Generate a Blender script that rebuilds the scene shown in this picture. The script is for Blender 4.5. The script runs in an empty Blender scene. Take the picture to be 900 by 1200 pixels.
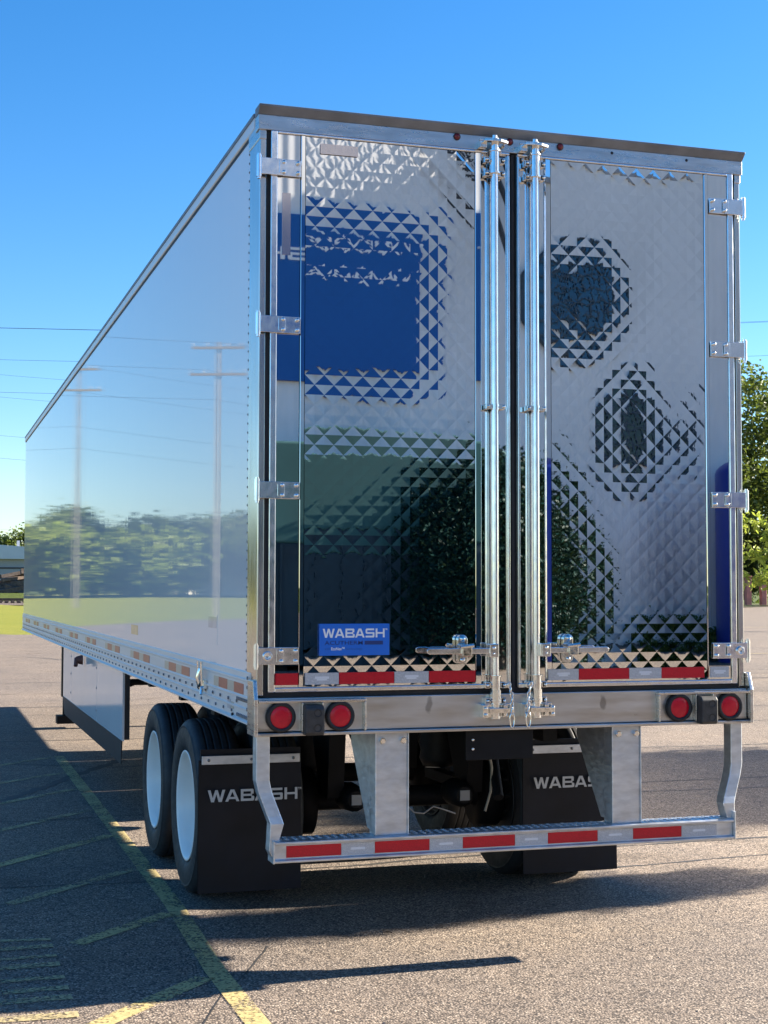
import bpy, bmesh, math, random
import numpy as np
from mathutils import Vector, Matrix
random.seed(7); np.random.seed(7)
scene = bpy.context.scene
COL = scene.collection

# ------------------------------------------------------------------ camera
FPX = 1737.56
CAM = (-2.8206, -6.8588, 1.8118)
YAW, PITCH, ROLL = 0.30334, 0.050702, 0.002056
cam = bpy.data.cameras.new('camera'); cam_o = bpy.data.objects.new('camera', cam); COL.objects.link(cam_o)
fwd = Vector((math.sin(YAW)*math.cos(PITCH), math.cos(YAW)*math.cos(PITCH), math.sin(PITCH)))
rgt = Vector((math.cos(YAW), -math.sin(YAW), 0)); up = rgt.cross(fwd)
r2 = math.cos(ROLL)*rgt + math.sin(ROLL)*up; u2 = -math.sin(ROLL)*rgt + math.cos(ROLL)*up
cam_o.matrix_world = Matrix(((r2.x, u2.x, -fwd.x, CAM[0]), (r2.y, u2.y, -fwd.y, CAM[1]), (r2.z, u2.z, -fwd.z, CAM[2]), (0, 0, 0, 1)))
cam.sensor_fit = 'VERTICAL'; cam.sensor_height = 36.0; cam.sensor_width = 27.0; cam.lens = FPX/1200*36.0
cam.clip_start = 0.05; cam.clip_end = 6000
scene.camera = cam_o

# ------------------------------------------------------------------ sky, sun, exposure
SUN = Vector((2.335, 0.16, 1.0)).normalized()
SUN_EL = math.asin(SUN.z); SUN_AZ = math.atan2(SUN.x, SUN.y)
W = bpy.data.worlds.new('World'); scene.world = W; W.use_nodes = True
nt = W.node_tree; bg = nt.nodes['Background']
sky = nt.nodes.new('ShaderNodeTexSky'); sky.sky_type = 'NISHITA'; sky.sun_disc = False
sky.sun_elevation = SUN_EL; sky.sun_rotation = SUN_AZ
sky.altitude = 300; sky.air_density = 1.0; sky.dust_density = 0.3; sky.ozone_density = 2.5
hs = nt.nodes.new('ShaderNodeHueSaturation'); hs.inputs['Saturation'].default_value = 1.36
nt.links.new(sky.outputs[0], hs.inputs['Color']); tint = nt.nodes.new('ShaderNodeMix'); tint.data_type = 'RGBA'; tint.blend_type = 'MULTIPLY'; tint.inputs[0].default_value = 1.0; tint.inputs[7].default_value = (0.90, 0.945, 1.05, 1)
nt.links.new(hs.outputs[0], tint.inputs[6]); nt.links.new(tint.outputs[2], bg.inputs[0]); bg.inputs[1].default_value = 0.05
sun = bpy.data.lights.new('sun', 'SUN'); sun.energy = 5.0; sun.angle = math.radians(0.53); sun.color = (1.0, 0.90, 0.76)
sun_o = bpy.data.objects.new('sun', sun); COL.objects.link(sun_o)
sun_o.rotation_euler = (-SUN).to_track_quat('-Z', 'Y').to_euler(); sun_o.location = (60, 5, 30)
vs = scene.view_settings; vs.view_transform = 'Standard'; vs.look = 'None'; vs.gamma = 1.0; vs.use_curve_mapping = False
vs.exposure = 2.22

# ------------------------------------------------------------------ materials
MATS = {}
class N:
    def __init__(s, name):
        s.m = bpy.data.materials.new(name); s.m.use_nodes = True; s.t = s.m.node_tree
        s.b = s.t.nodes['Principled BSDF']; s.out = s.t.nodes['Material Output']; MATS[name] = s.m
    def n(s, typ, **kw):
        o = s.t.nodes.new('ShaderNode'+typ)
        for k, v in kw.items():
            if k in o.inputs: o.inputs[k].default_value = v
            else: setattr(o, k, v)
        return o
    def l(s, a, b): s.t.links.new(a, b)
    def coord(s, scale=(1, 1, 1), which='Object'):
        tc = s.n('TexCoord'); mp = s.n('Mapping'); mp.inputs['Scale'].default_value = scale
        s.l(tc.outputs[which], mp.inputs['Vector']); return mp.outputs[0]
    def ramp(s, fac, stops):
        r = s.n('ValToRGB'); e = r.color_ramp.elements
        while len(e) < len(stops): e.new(0.5)
        for i, (p, c) in enumerate(stops): e[i].position = p; e[i].color = (*c, 1) if len(c) == 3 else c
        s.l(fac, r.inputs[0]); return r.outputs[0]
    def mix(s, f, a, b, mode='MIX'):
        m = s.n('Mix', data_type='RGBA', blend_type=mode)
        if isinstance(f, (int, float)): m.inputs[0].default_value = f
        else: s.l(f, m.inputs[0])
        for i, v in ((6, a), (7, b)):
            if isinstance(v, tuple): m.inputs[i].default_value = (*v, 1)
            else: s.l(v, m.inputs[i])
        return m.outputs[2]
    def bump(s, h, strength, dist=0.01):
        b = s.n('Bump'); b.inputs['Strength'].default_value = strength; b.inputs['Distance'].default_value = dist
        s.l(h, b.inputs['Height']); s.l(b.outputs[0], s.b.inputs['Normal'])
def mat(name, col, rough=0.5, metal=0.0, var=0.12, vscale=8.0, bump=0.0, bscale=60, stretch=(1, 1, 1), spec=0.5, rvar=0.0, coat=0.0):
    k = N(name); k.b.inputs['Roughness'].default_value = rough; k.b.inputs['Metallic'].default_value = metal
    k.b.inputs['Specular IOR Level'].default_value = spec; k.b.inputs['Coat Weight'].default_value = coat
    co = k.coord(stretch)
    no = k.n('TexNoise', Scale=vscale, Detail=5.0); k.l(co, no.inputs['Vector'])
    lo = tuple(c*(1-var) for c in col); hi = tuple(min(1, c*(1+var)) for c in col)
    k.l(k.ramp(no.outputs[0], [(0.3, lo), (0.7, hi)]), k.b.inputs['Base Color'])
    if rvar:
        n3 = k.n('TexNoise', Scale=vscale*1.7, Detail=6.0); k.l(co, n3.inputs['Vector'])
        k.l(k.ramp(n3.outputs[0], [(0.3, (max(0, rough-rvar),)*3), (0.7, (rough+rvar,)*3)]), k.b.inputs['Roughness'])
    if bump:
        n2 = k.n('TexNoise', Scale=bscale, Detail=4.0); k.l(co, n2.inputs['Vector']); k.bump(n2.outputs[0], bump, 0.004)
    return k.m
MIRROR = mat('mirror_stainless', (0.72, 0.73, 0.74), 0.012, 1.0, 0.015, 3.0, rvar=0.006)
STEEL = mat('brushed_stainless', (0.60, 0.585, 0.56), 0.30, 1.0, 0.16, 5.0, 0.03, 240, (1, 1, 6), rvar=0.08)
SILLST = mat('stained_stainless', (0.56, 0.55, 0.53), 0.36, 1.0, 0.2, 3.5, 0.03, 200, (1, 1, 7), rvar=0.1)
POSTST = mat('post_stainless', (0.58, 0.56, 0.53), 0.22, 1.0, 0.14, 3.0, 0.02, 150, (4, 4, 0.6), rvar=0.06)
ALU = mat('bright_aluminium', (0.84, 0.845, 0.85), 0.2, 1.0, 0.08, 14, 0.02, 150, rvar=0.06)
CHROME = mat('chrome_hardware', (0.80, 0.79, 0.76), 0.13, 1.0, 0.12, 30, 0.03, 80, rvar=0.06)
GALV = mat('galvanised_steel', (0.60, 0.63, 0.66), 0.42, 0.85, 0.17, 11, 0.04, 90, (1, 1, 2.5), rvar=0.10)
BLACK = mat('black_rubber', (0.012, 0.012, 0.014), 0.6, 0, 0.3, 20, 0.08, 200)
TYRE = mat('tyre_rubber', (0.017, 0.0175, 0.019), 0.62, 0, 0.25, 14, 0.10, 150, rvar=0.08)
FLAP = mat('mudflap_rubber', (0.005, 0.007, 0.012), 0.42, 0, 0.5, 4, 0.03, 200, rvar=0.06, spec=0.3)
CHASSIS = mat('chassis_black_paint', (0.007, 0.007, 0.008), 0.6, 0, 0.4, 6, 0.05, 60, spec=0.2)
BUMPER = mat('dock_bumper_rubber', (0.035, 0.034, 0.033), 0.55, 0, 0.35, 30, 0.15, 120)
WHEELW = mat('white_wheel_paint', (0.87, 0.835, 0.78), 0.3, 0, 0.03, 10)
RAILW = mat('rail_aluminium_paint', (0.74, 0.72, 0.69), 0.34, 0.15, 0.05, 5, 0.02, 60, (1, .2, 3))
SKIRTW = mat('white_skirt_panel', (0.80, 0.79, 0.775), 0.10, 0, 0.03, 2, spec=0.6)
SKIRTB = mat('dark_skirt_lip', (0.035, 0.034, 0.036), 0.38, 0, 0.2, 5, 0.03, 60)
RIV = mat('rivet_metal', (0.22, 0.23, 0.24), 0.4, 0.7)
LENS = mat('red_lens', (0.62, 0.008, 0.026), 0.20, 0, 0.10, 40, spec=0.4, bump=0.35, bscale=70)
MLENS = mat('marker_lens', (0.16, 0.012, 0.02), 0.25)
SIGNB = mat('sign_blue', (0.006, 0.145, 0.62), 0.35, 0, 0.03, 5)
SIGNW = mat('sign_white', (0.82, 0.82, 0.82), 0.4, 0, 0.02)
SIGND = mat('sign_navy', (0.008, 0.035, 0.17), 0.4, 0, 0.05)
SIGNM = mat('sign_mid_blue', (0.008, 0.09, 0.36), 0.4, 0, 0.05)
FLAPTX = mat('mudflap_print', (0.55, 0.55, 0.54), 0.5, 0, 0.05, 60)
k = N('stained_sill'); k.b.inputs['Metallic'].default_value = 1.0; co = k.coord((1, 1, 7)); no = k.n('TexNoise', Scale=3.5, Detail=6.0); k.l(co, no.inputs['Vector'])
c = k.ramp(no.outputs[0], [(0.3, (0.46, 0.45, 0.43)), (0.7, (0.62, 0.61, 0.59))]); n2 = k.n('TexNoise', Scale=26.0, Detail=5.0); k.l(k.coord(), n2.inputs['Vector'])
for px_, pz_, rx_, rz_ in ((-.114, .10, .115, .085), (.104, .10, .115, .085), (-.45, .125, .035, .075), (.478, .125, .035, .075), (-1.25, .02, .2, .03), (1.25, .02, .2, .03)):
    mp = k.n('Mapping'); tc = k.n('TexCoord'); k.l(tc.outputs['Object'], mp.inputs[0]); mp.vector_type = 'POINT'
    mp.inputs['Location'].default_value = (-px_/rx_, 0, -pz_/rz_); mp.inputs['Scale'].default_value = (1/rx_, 0, 1/rz_)
    ln = k.n('VectorMath', operation='LENGTH'); k.l(mp.outputs[0], ln.inputs[0]); ad = k.n('Math', operation='MULTIPLY_ADD'); ad.inputs[1].default_value = 0.9; k.l(n2.outputs[0], ad.inputs[0]); k.l(ln.outputs['Value'], ad.inputs[2])
    c = k.mix(k.ramp(ad.outputs[0], [(0.85, (0.6,)*3), (1.0, (0, 0, 0))]) if False else k.ramp(ad.outputs[0], [(0.75, (0.55,)*3), (1.0, (0.0,)*3)]), c, (0.13, 0.115, 0.10))
k.l(c, k.b.inputs['Base Color']); k.l(k.ramp(no.outputs[0], [(0.3, (.27,)*3), (0.7, (.45,)*3)]), k.b.inputs['Roughness']); SILLM = k.m
def tape(name, c1, c2):
    k = N(name); co = k.coord((1, 1, 1)); v = k.n('TexVoronoi', Scale=170.0); k.l(co, v.inputs['Vector'])
    n = k.n('TexNoise', Scale=14.0, Detail=3.0); k.l(co, n.inputs['Vector'])
    a = k.mix(k.ramp(v.outputs['Distance'], [(0.25, (0, 0, 0)), (0.6, (1, 1, 1))]), c1, c2)
    k.l(k.mix(k.ramp(n.outputs[0], [(0.4, (0, 0, 0)), (0.75, (0.35,)*3)]), a, c2), k.b.inputs['Base Color'])
    k.b.inputs['Roughness'].default_value = 0.28; return k.m
TRED = tape('red_reflective_tape', (0.62, 0.003, 0.020), (0.50, 0.002, 0.015))
TWHT = tape('white_reflective_tape', (0.56, 0.56, 0.56), (0.44, 0.44, 0.45))
TPRINT = mat('tape_print', (0.72, 0.72, 0.73), 0.4)
TORN = tape('orange_red_tape', (0.50, 0.10, 0.07), (0.36, 0.06, 0.045))  # red tape, orange sheen of its grazing view put into the colour
TCRM = tape('cream_tape', (0.58, 0.53, 0.40), (0.48, 0.44, 0.35))
FILM = mat('pale_label_film', (0.66, 0.58, 0.56), 0.10, 0.85, 0.05)
# glossy white trailer skin: slight vertical ripple in the sheet
k = N('glossy_white_skin'); k.b.inputs['Base Color'].default_value = (0.81, 0.79, 0.765, 1); k.b.inputs['Roughness'].default_value = 0.02
k.b.inputs['IOR'].default_value = 1.52
co = k.coord((1, 3.6, 0.018)); no = k.n('TexNoise', Scale=0.85, Detail=4.0, Roughness=0.6); k.l(co, no.inputs['Vector'])
co2 = k.coord((1, 0.35, 0.05)); no2 = k.n('TexNoise', Scale=1.3, Detail=2.0); k.l(co2, no2.inputs['Vector'])
mx = k.n('Math', operation='MULTIPLY_ADD'); mx.inputs[1].default_value = 0.35; k.l(no.outputs[0], mx.inputs[0]); k.l(no2.outputs[0], mx.inputs[2]); k.bump(mx.outputs[0], 0.24, 0.006)
SKIN = k.m
def asphalt(name, lo, mid, hi, binder, scale=75):
    k = N(name); co = k.coord()
    v = k.n('TexVoronoi', Scale=float(scale)); k.l(co, v.inputs['Vector'])
    sp = k.n('SeparateColor'); k.l(v.outputs['Color'], sp.inputs[0])
    st = k.ramp(sp.outputs[0], [(0.0, lo), (0.35, mid), (0.75, mid), (1.0, hi)])
    edge = k.ramp(v.outputs['Distance'], [(0.38, (0, 0, 0)), (0.62, (1, 1, 1))])
    c = k.mix(edge, st, binder)
    v2 = k.n('TexVoronoi', Scale=scale*0.42); k.l(co, v2.inputs['Vector'])
    sp2 = k.n('SeparateColor'); k.l(v2.outputs['Color'], sp2.inputs[0])
    c = k.mix(k.ramp(sp2.outputs[1], [(0.72, (0, 0, 0)), (0.80, (0.75,)*3)]), c, k.mix(0.5, st, lo))
    big = k.n('TexNoise', Scale=0.55, Detail=6.0, Roughness=0.6); k.l(co, big.inputs['Vector'])
    c = k.mix(1.0, c, k.ramp(big.outputs[0], [(0.3, (0.78, 0.78, 0.80)), (0.7, (1.12, 1.08, 1.02))]), 'MULTIPLY')
    sm = k.n('TexNoise', Scale=9.0, Detail=5.0, Roughness=0.65); k.l(co, sm.inputs['Vector'])
    c = k.mix(1.0, c, k.ramp(sm.outputs[0], [(0.28, (0.80, 0.80, 0.82)), (0.66, (1.08, 1.06, 1.03))]), 'MULTIPLY')
    oil = k.n('TexNoise', Scale=1.15, Detail=4.0, Roughness=0.55); k.l(co, oil.inputs['Vector'])
    c = k.mix(1.0, c, k.ramp(oil.outputs[0], [(0.60, (1, 1, 1)), (0.72, (0.66, 0.65, 0.64))]), 'MULTIPLY')
    k.l(c, k.b.inputs['Base Color']); k.b.inputs['Roughness'].default_value = 0.85; k.b.inputs['Specular IOR Level'].default_value = 0.3
    h = k.n('Math', operation='SUBTRACT'); h.inputs[0].default_value = 1.0; k.l(v.outputs['Distance'], h.inputs[1]); k.bump(h.outputs[0], 0.5, 0.006)
    return k.m
ASPH = asphalt('weathered_asphalt', (0.10, 0.080, 0.066), (0.290, 0.238, 0.192), (0.52, 0.45, 0.37), (0.070, 0.058, 0.049), 92)
def paint(name, col, keep=0.5):
    k = N(name); co = k.coord(); n = k.n('TexNoise', Scale=34.0, Detail=5.0, Roughness=0.75); k.l(co, n.inputs['Vector'])
    n2 = k.n('TexNoise', Scale=3.0, Detail=3.0); k.l(co, n2.inputs['Vector'])
    add = k.n('Math', operation='MULTIPLY_ADD'); add.inputs[1].default_value = 1.3; k.l(n2.outputs[0], add.inputs[0]); k.l(n.outputs[0], add.inputs[2])
    v = k.n('TexVoronoi', Scale=75.0); k.l(co, v.inputs['Vector']); sp = k.n('SeparateColor'); k.l(v.outputs['Color'], sp.inputs[0])
    cell = k.n('Math', operation='MULTIPLY_ADD'); cell.inputs[1].default_value = 0.45; k.l(sp.outputs[1], cell.inputs[0]); k.l(add.outputs[0], cell.inputs[2])
    mr = k.n('MapRange'); mr.inputs['From Min'].default_value = 1.67-keep; mr.inputs['From Max'].default_value = 1.98-keep; mr.inputs['To Max'].default_value = 0.9; k.l(cell.outputs[0], mr.inputs[0]); f = mr.outputs[0]
    k.l(k.mix(sp.outputs[0], tuple(c*0.72 for c in col), col), k.b.inputs['Base Color']); k.b.inputs['Roughness'].default_value = 0.75
    tr = k.n('BsdfTransparent'); ms = k.n('MixShader'); k.l(f, ms.inputs[0]); k.l(tr.outputs[0], ms.inputs[1]); k.l(k.b.outputs[0], ms.inputs[2]); k.l(ms.outputs[0], k.out.inputs[0])
    return k.m
YEL = paint('worn_yellow_paint', (0.54, 0.43, 0.18), 0.57)
YELF = paint('faint_yellow_paint', (0.48, 0.39, 0.19), 0.50)
TAR = mat('crack_tar', (0.022, 0.021, 0.021), 0.7, 0, 0.3, 20)
def leaf(name, c1, c2, trans=0.35, sc=0.9, sp=0.25):
    k = N(name); co = k.coord(); n = k.n('TexNoise', Scale=sc, Detail=4.0); k.l(co, n.inputs['Vector'])
    c = k.ramp(n.outputs[0], [(0.32, c1), (0.68, c2)]); k.l(c, k.b.inputs['Base Color']); k.b.inputs['Roughness'].default_value = 0.5; k.b.inputs['Specular IOR Level'].default_value = sp
    tr = k.n('BsdfTranslucent'); k.l(k.mix(0.35, c, (0.16, 0.20, 0.02)), tr.inputs[0]); ms = k.n('MixShader'); ms.inputs[0].default_value = trans
    k.l(k.b.outputs[0], ms.inputs[1]); k.l(tr.outputs[0], ms.inputs[2]); k.l(ms.outputs[0], k.out.inputs[0]); return k.m
LEAF1 = leaf('leaf_mid_green', (0.070, 0.105, 0.020), (0.12, 0.155, 0.036))
LEAF2 = leaf('leaf_dark_green', (0.024, 0.044, 0.012), (0.055, 0.084, 0.024))
LEAF3 = leaf('leaf_bright_green', (0.17, 0.23, 0.03), (0.27, 0.31, 0.055), 0.5)
LEAF4 = leaf('leaf_fresh_yellow_green', (0.26, 0.34, 0.045), (0.40, 0.44, 0.08), 0.45, 3.0)
LEAFT = leaf('leaf_blue_green', (0.005, 0.028, 0.024), (0.010, 0.040, 0.034), 0.05, 0.9, 0.06)
BARK = mat('bark', (0.075, 0.058, 0.045), 0.9, 0, 0.35, 6, 0.6, 18, (1, 1, .25))
def ground_mat(name, a, b, c, s1=0.12, s2=2.5):
    k = N(name); co = k.coord(); n = k.n('TexNoise', Scale=s1, Detail=8.0, Roughness=0.65); k.l(co, n.inputs['Vector'])
    n2 = k.n('TexNoise', Scale=s2, Detail=8.0, Roughness=0.75); k.l(co, n2.inputs['Vector'])
    cc = k.mix(k.ramp(n2.outputs[0], [(0.35, (0, 0, 0)), (0.65, (1, 1, 1))]), k.ramp(n.outputs[0], [(0.3, a), (0.7, b)]), c)
    k.l(cc, k.b.inputs['Base Color']); k.b.inputs['Roughness'].default_value = 0.9; k.b.inputs['Specular IOR Level'].default_value = 0.1; k.bump(n2.outputs[0], 0.8, 0.15); return k.m
GRASS = ground_mat('dry_mown_grass', (0.20, 0.21, 0.035), (0.27, 0.25, 0.05), (0.15, 0.17, 0.03))
ROUGHG = ground_mat('rough_grass', (0.07, 0.10, 0.025), (0.11, 0.13, 0.035), (0.06, 0.08, 0.02))
GRAVEL = ground_mat('railway_ballast', (0.17, 0.14, 0.12), (0.22, 0.18, 0.15), (0.11, 0.09, 0.08), 0.5, 6)
MULCH = ground_mat('mulch', (0.08, 0.065, 0.05), (0.10, 0.08, 0.055), (0.05, 0.06, 0.03), 0.5, 4)
WOOD = mat('weathered_timber', (0.14, 0.105, 0.08), 0.9, 0, 0.4, 3, 0.5, 20)
POLEW = mat('utility_pole_wood', (0.19, 0.165, 0.14), 0.85, 0, 0.25, 3, 0.4, 20, (3, 3, .3))
GREYW = mat('grey_metal_siding', (0.33, 0.33, 0.34), 0.5, 0, 0.06, 0.5)
PALEROOF = mat('pale_metal_roof', (0.55, 0.56, 0.58), 0.4, 0, 0.05, 0.5)
CREAMW = mat('cream_wall', (0.70, 0.66, 0.58), 0.6, 0, 0.05, 0.5)
REDP = mat('faded_red_paint', (0.42, 0.15, 0.12), 0.6, 0, 0.2, 2)
BRNZ = mat('rail_steel', (0.10, 0.075, 0.06), 0.5, 0.6)
WIRE = mat('wire_black', (0.02, 0.022, 0.03), 0.5)
# facade of the plant behind the photographer (seen in the doors): ribbed off-white sheet
k = N('offwhite_ribbed_siding'); co = k.coord((1, 1, 1)); wv = k.n('TexWave', Scale=1.05, Distortion=0.0); wv.wave_type = 'BANDS'; wv.bands_direction = 'X'; k.l(co, wv.inputs['Vector'])
n = k.n('TexNoise', Scale=0.45, Detail=7.0, Roughness=0.6); k.l(k.coord((1, 1, .6)), n.inputs['Vector'])
k.l(k.ramp(n.outputs[0], [(0.3, (0.66, 0.652, 0.645)), (0.7, (0.86, 0.85, 0.84))]), k.b.inputs['Base Color']); k.b.inputs['Roughness'].default_value = 0.45; k.bump(wv.outputs[0], 0.2, 0.05)
FACADE = k.m
FBLUE = mat('facade_sign_blue', (0.002, 0.105, 0.36), 0.7, 0, 0.06, 0.6)
TEAL = mat('teal_tank_paint', (0.016, 0.085, 0.086), 0.75, 0, 0.15, 0.6)
NAVY = mat('navy_band_paint', (0.006, 0.030, 0.046), 0.75, 0, 0.2, 0.8)
TBLUE = mat('blue_tank_paint', (0.012, 0.035, 0.29), 0.4, 0, 0.08, 0.6)
GLASS = mat('dark_window_glass', (0.008, 0.06, 0.13), 0.06, 0, 0.2, 0.7, spec=0.7)
MUNTIN = mat('window_muntin', (0.03, 0.05, 0.07), 0.5)

# ------------------------------------------------------------------ mesh helpers
WPOS = {}
class MB:
    def __init__(s): s.v = []; s.f = []; s.smooth = []
    def add(s, vs, fs, sm=False):
        o = len(s.v); s.v += [tuple(p) for p in vs]; s.f += [tuple(i+o for i in f) for f in fs]; s.smooth += [sm]*len(fs); return s
    def box(s, x0, x1, y0, y1, z0, z1):
        if x0 > x1: x0, x1 = x1, x0
        if y0 > y1: y0, y1 = y1, y0
        if z0 > z1: z0, z1 = z1, z0
        v = [(x0,y0,z0),(x1,y0,z0),(x1,y1,z0),(x0,y1,z0),(x0,y0,z1),(x1,y0,z1),(x1,y1,z1),(x0,y1,z1)]
        return s.add(v, [(0,3,2,1),(4,5,6,7),(0,1,5,4),(1,2,6,5),(2,3,7,6),(3,0,4,7)])
    def tube(s, pts, r, n=8, caps=True):
        pts = [Vector(p) for p in pts]; rs = r if isinstance(r, (list, tuple)) else [r]*len(pts)
        vs = []; prev = None
        for i, p in enumerate(pts):
            d = (pts[min(i+1, len(pts)-1)]-pts[max(i-1, 0)]).normalized()
            if prev is None:
                a = Vector((0, 0, 1)) if abs(d.z) < .9 else Vector((1, 0, 0)); u = d.cross(a).normalized()
            else: u = (prev-d*prev.dot(d)).normalized()
            prev = u; w = d.cross(u)
            for k_ in range(n):
                t = 2*math.pi*k_/n; vs.append(p+(u*math.cos(t)+w*math.sin(t))*rs[i])
        fs = [(i*n+k_, i*n+(k_+1) % n, (i+1)*n+(k_+1) % n, (i+1)*n+k_) for i in range(len(pts)-1) for k_ in range(n)]
        s.add(vs, fs, True)
        if caps: s.add(vs[:n], [tuple(range(n))[::-1]]); s.add(vs[-n:], [tuple(range(n))])
        return s
    def lathe(s, prof, c, axis='x', n=40, smooth=True):
        vs = []; m = len(prof)
        for k_ in range(n):
            t = 2*math.pi*k_/n; a, b = math.cos(t), math.sin(t)
            for r, h in prof:
                p = (h, r*a, r*b) if axis == 'x' else ((r*a, h, r*b) if axis == 'y' else (r*a, r*b, h))
                vs.append((c[0]+p[0], c[1]+p[1], c[2]+p[2]))
        fs = [(k_*m+j, k_*m+j+1, ((k_+1) % n)*m+j+1, ((k_+1) % n)*m+j) for k_ in range(n) for j in range(m-1)]
        return s.add(vs, fs, smooth)
    def prism(s, poly, axis, a, b):
        # poly: 2-D points in the two other axes; extruded from a to b along axis
        def P(p, h): return (h, p[0], p[1]) if axis == 'x' else ((p[0], h, p[1]) if axis == 'y' else (p[0], p[1], h))
        n = len(poly); vs = [P(p, a) for p in poly]+[P(p, b) for p in poly]
        return s.add(vs, [tuple(range(n))[::-1], tuple(range(n, 2*n))]+[(i, (i+1) % n, n+(i+1) % n, n+i) for i in range(n)])
    def build(s, name, m, parent=None, bevel=0.0, recalc=True, seg=2):
        me = bpy.data.meshes.new(name)
        v = np.array(s.v, dtype=float); org = np.array([(v[:, 0].min()+v[:, 0].max())/2, (v[:, 1].min()+v[:, 1].max())/2, v[:, 2].min()])
        me.from_pydata([tuple(p) for p in (v-org)], [], s.f)
        if recalc:
            bm = bmesh.new(); bm.from_mesh(me); bmesh.ops.recalc_face_normals(bm, faces=bm.faces); bm.to_mesh(me); bm.free()
        if any(s.smooth): me.polygons.foreach_set('use_smooth', s.smooth)
        me.materials.append(m); me.update()
        o = bpy.data.objects.new(name, me); COL.objects.link(o); place(o, org, parent)
        if bevel:
            b = o.modifiers.new('bevel', 'BEVEL'); b.width = bevel; b.segments = seg; b.limit_method = 'ANGLE'; b.angle_limit = 0.7
        return o
def place(o, w, parent=None):
    w = Vector(w); WPOS[o.name] = w
    if parent: o.parent = parent; o.location = w-WPOS[parent.name]
    else: o.location = w
def empty(name, loc, parent=None):
    o = bpy.data.objects.new(name, None); o.empty_display_size = 0.2; COL.objects.link(o); place(o, loc, parent); return o
def tag(o, label=None, cat=None, group=None, kind=None):
    if label: o['label'] = label
    if cat: o['category'] = cat
    if group: o['group'] = group
    if kind: o['kind'] = kind
    return o
def clone(o, d, parent=None):
    c = o.copy(); COL.objects.link(c); w = WPOS[o.name]+Vector(d); WPOS[c.name] = w
    p = parent or o.parent
    c.parent = p; c.location = w-(WPOS[p.name] if p else Vector())
    return c
def clone_tree(o, d, parent=None):
    kids = list(o.children); c = clone(o, d, parent)
    for ch in kids: clone_tree(ch, d, c)
    return c

# ------------------------------------------------------------------ setting
def sheet(name, poly, z, m, th=None):
    b = MB(); b.add([(x, y, z) for x, y in poly], [tuple(range(len(poly)))]); o = b.build(name, m); tag(o, kind='structure'); return o
sheet('ground', [(-2500, -2500), (2500, -2500), (2500, 2500), (-2500, 2500)], -0.008, ROUGHG)
LOT = [(-95, -60), (110, -60), (110, 118), (72.4, 121), (70.5, 121.4), (22, 54), (0.6, 50.6), (-14, 74), (-90, 104)]
sheet('parking_lot', LOT, 0.0, ASPH)
MB().add([(-140, 60, -.004), (-90, 104, -.004), (-14, 74, -.004), (0.6, 50.6, -.004), (22, 54, -.004), (40, 79, -.004), (40, 136, -.004), (6, 137.4, -.004), (-6, 138, .75), (-20, 138, .95), (-90, 138, .95), (-140, 138, .95), (-6, 110, .30), (-20, 115, .35), (6, 110, -.004), (-90, 125, .4), (-140, 160, .95), (-90, 170, .95), (-20, 170, .95), (-6, 170, .75)],
    [(0, 1, 15, 11), (1, 2, 13, 15), (2, 3, 12, 13), (3, 4, 14, 12), (4, 5, 6, 14), (14, 6, 7), (12, 14, 7, 8), (13, 12, 8, 9), (15, 13, 9, 10), (11, 15, 10), (11, 10, 17, 16), (10, 9, 18, 17), (9, 8, 19, 18)]).build('grass_verge', GRASS)
tag(bpy.data.objects['grass_verge'], kind='structure')
sheet('ballast_bed', [(-30, 139.5), (34, 136.5), (34, 176), (-30, 176)], 0.05, GRAVEL)
sheet('mulch_bed', [(60, 105), (78, 121.6), (110, 118.3), (110, 135), (52, 135)], 0.03, MULCH)
MB().add([(70.6, 121.5, 0), (72.4, 121.1, 0), (110, 118.1, 0), (110, 118.5, 0), (72.5, 121.6, 0), (70.7, 121.9, 0), (70.6, 121.5, .16), (72.4, 121.1, .16), (110, 118.1, .16), (110, 118.5, .16), (72.5, 121.6, .16), (70.7, 121.9, .16)],
    [(0,1,7,6),(1,2,8,7),(6,7,10,11),(7,8,9,10),(5,4,10,11),(4,3,9,10)]).build('kerb', YEL)
tag(bpy.data.objects['kerb'], kind='structure')

def strip(name, pts, w, z, m, rough=0.0):
    b = MB(); P = []
    for i in range(len(pts)-1):
        a = Vector((*pts[i], 0)); c = Vector((*pts[i+1], 0)); k_ = max(1, int((c-a).length/0.12)) if rough else 1
        for j in range(k_): P.append(a.lerp(c, j/k_))
    P.append(Vector((*pts[-1], 0)))
    vs = []
    off = 0
    for i, p in enumerate(P):
        d = (P[min(i+1, len(P)-1)]-P[max(i-1, 0)]).normalized(); nrm = Vector((-d.y, d.x, 0)); off = off*.8+random.uniform(-1, 1)*rough
        ww = w*(1+random.uniform(-.45, .45)*(1 if rough else 0)); q = p+nrm*off
        vs += [(q.x+nrm.x*ww/2, q.y+nrm.y*ww/2, z), (q.x-nrm.x*ww/2, q.y-nrm.y*ww/2, z)]
    b.add(vs, [(2*i, 2*i+1, 2*i+3, 2*i+2) for i in range(len(P)-1)]); o = b.build(name, m, recalc=False); tag(o, kind='structure'); return o
strip('painted_line', [(-1.37, 9.4), (-1.39, 4.93), (-1.405, 1.67), (-1.455, 0.13), (-1.44, -1.9)], 0.105, 0.004, YEL)
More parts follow.
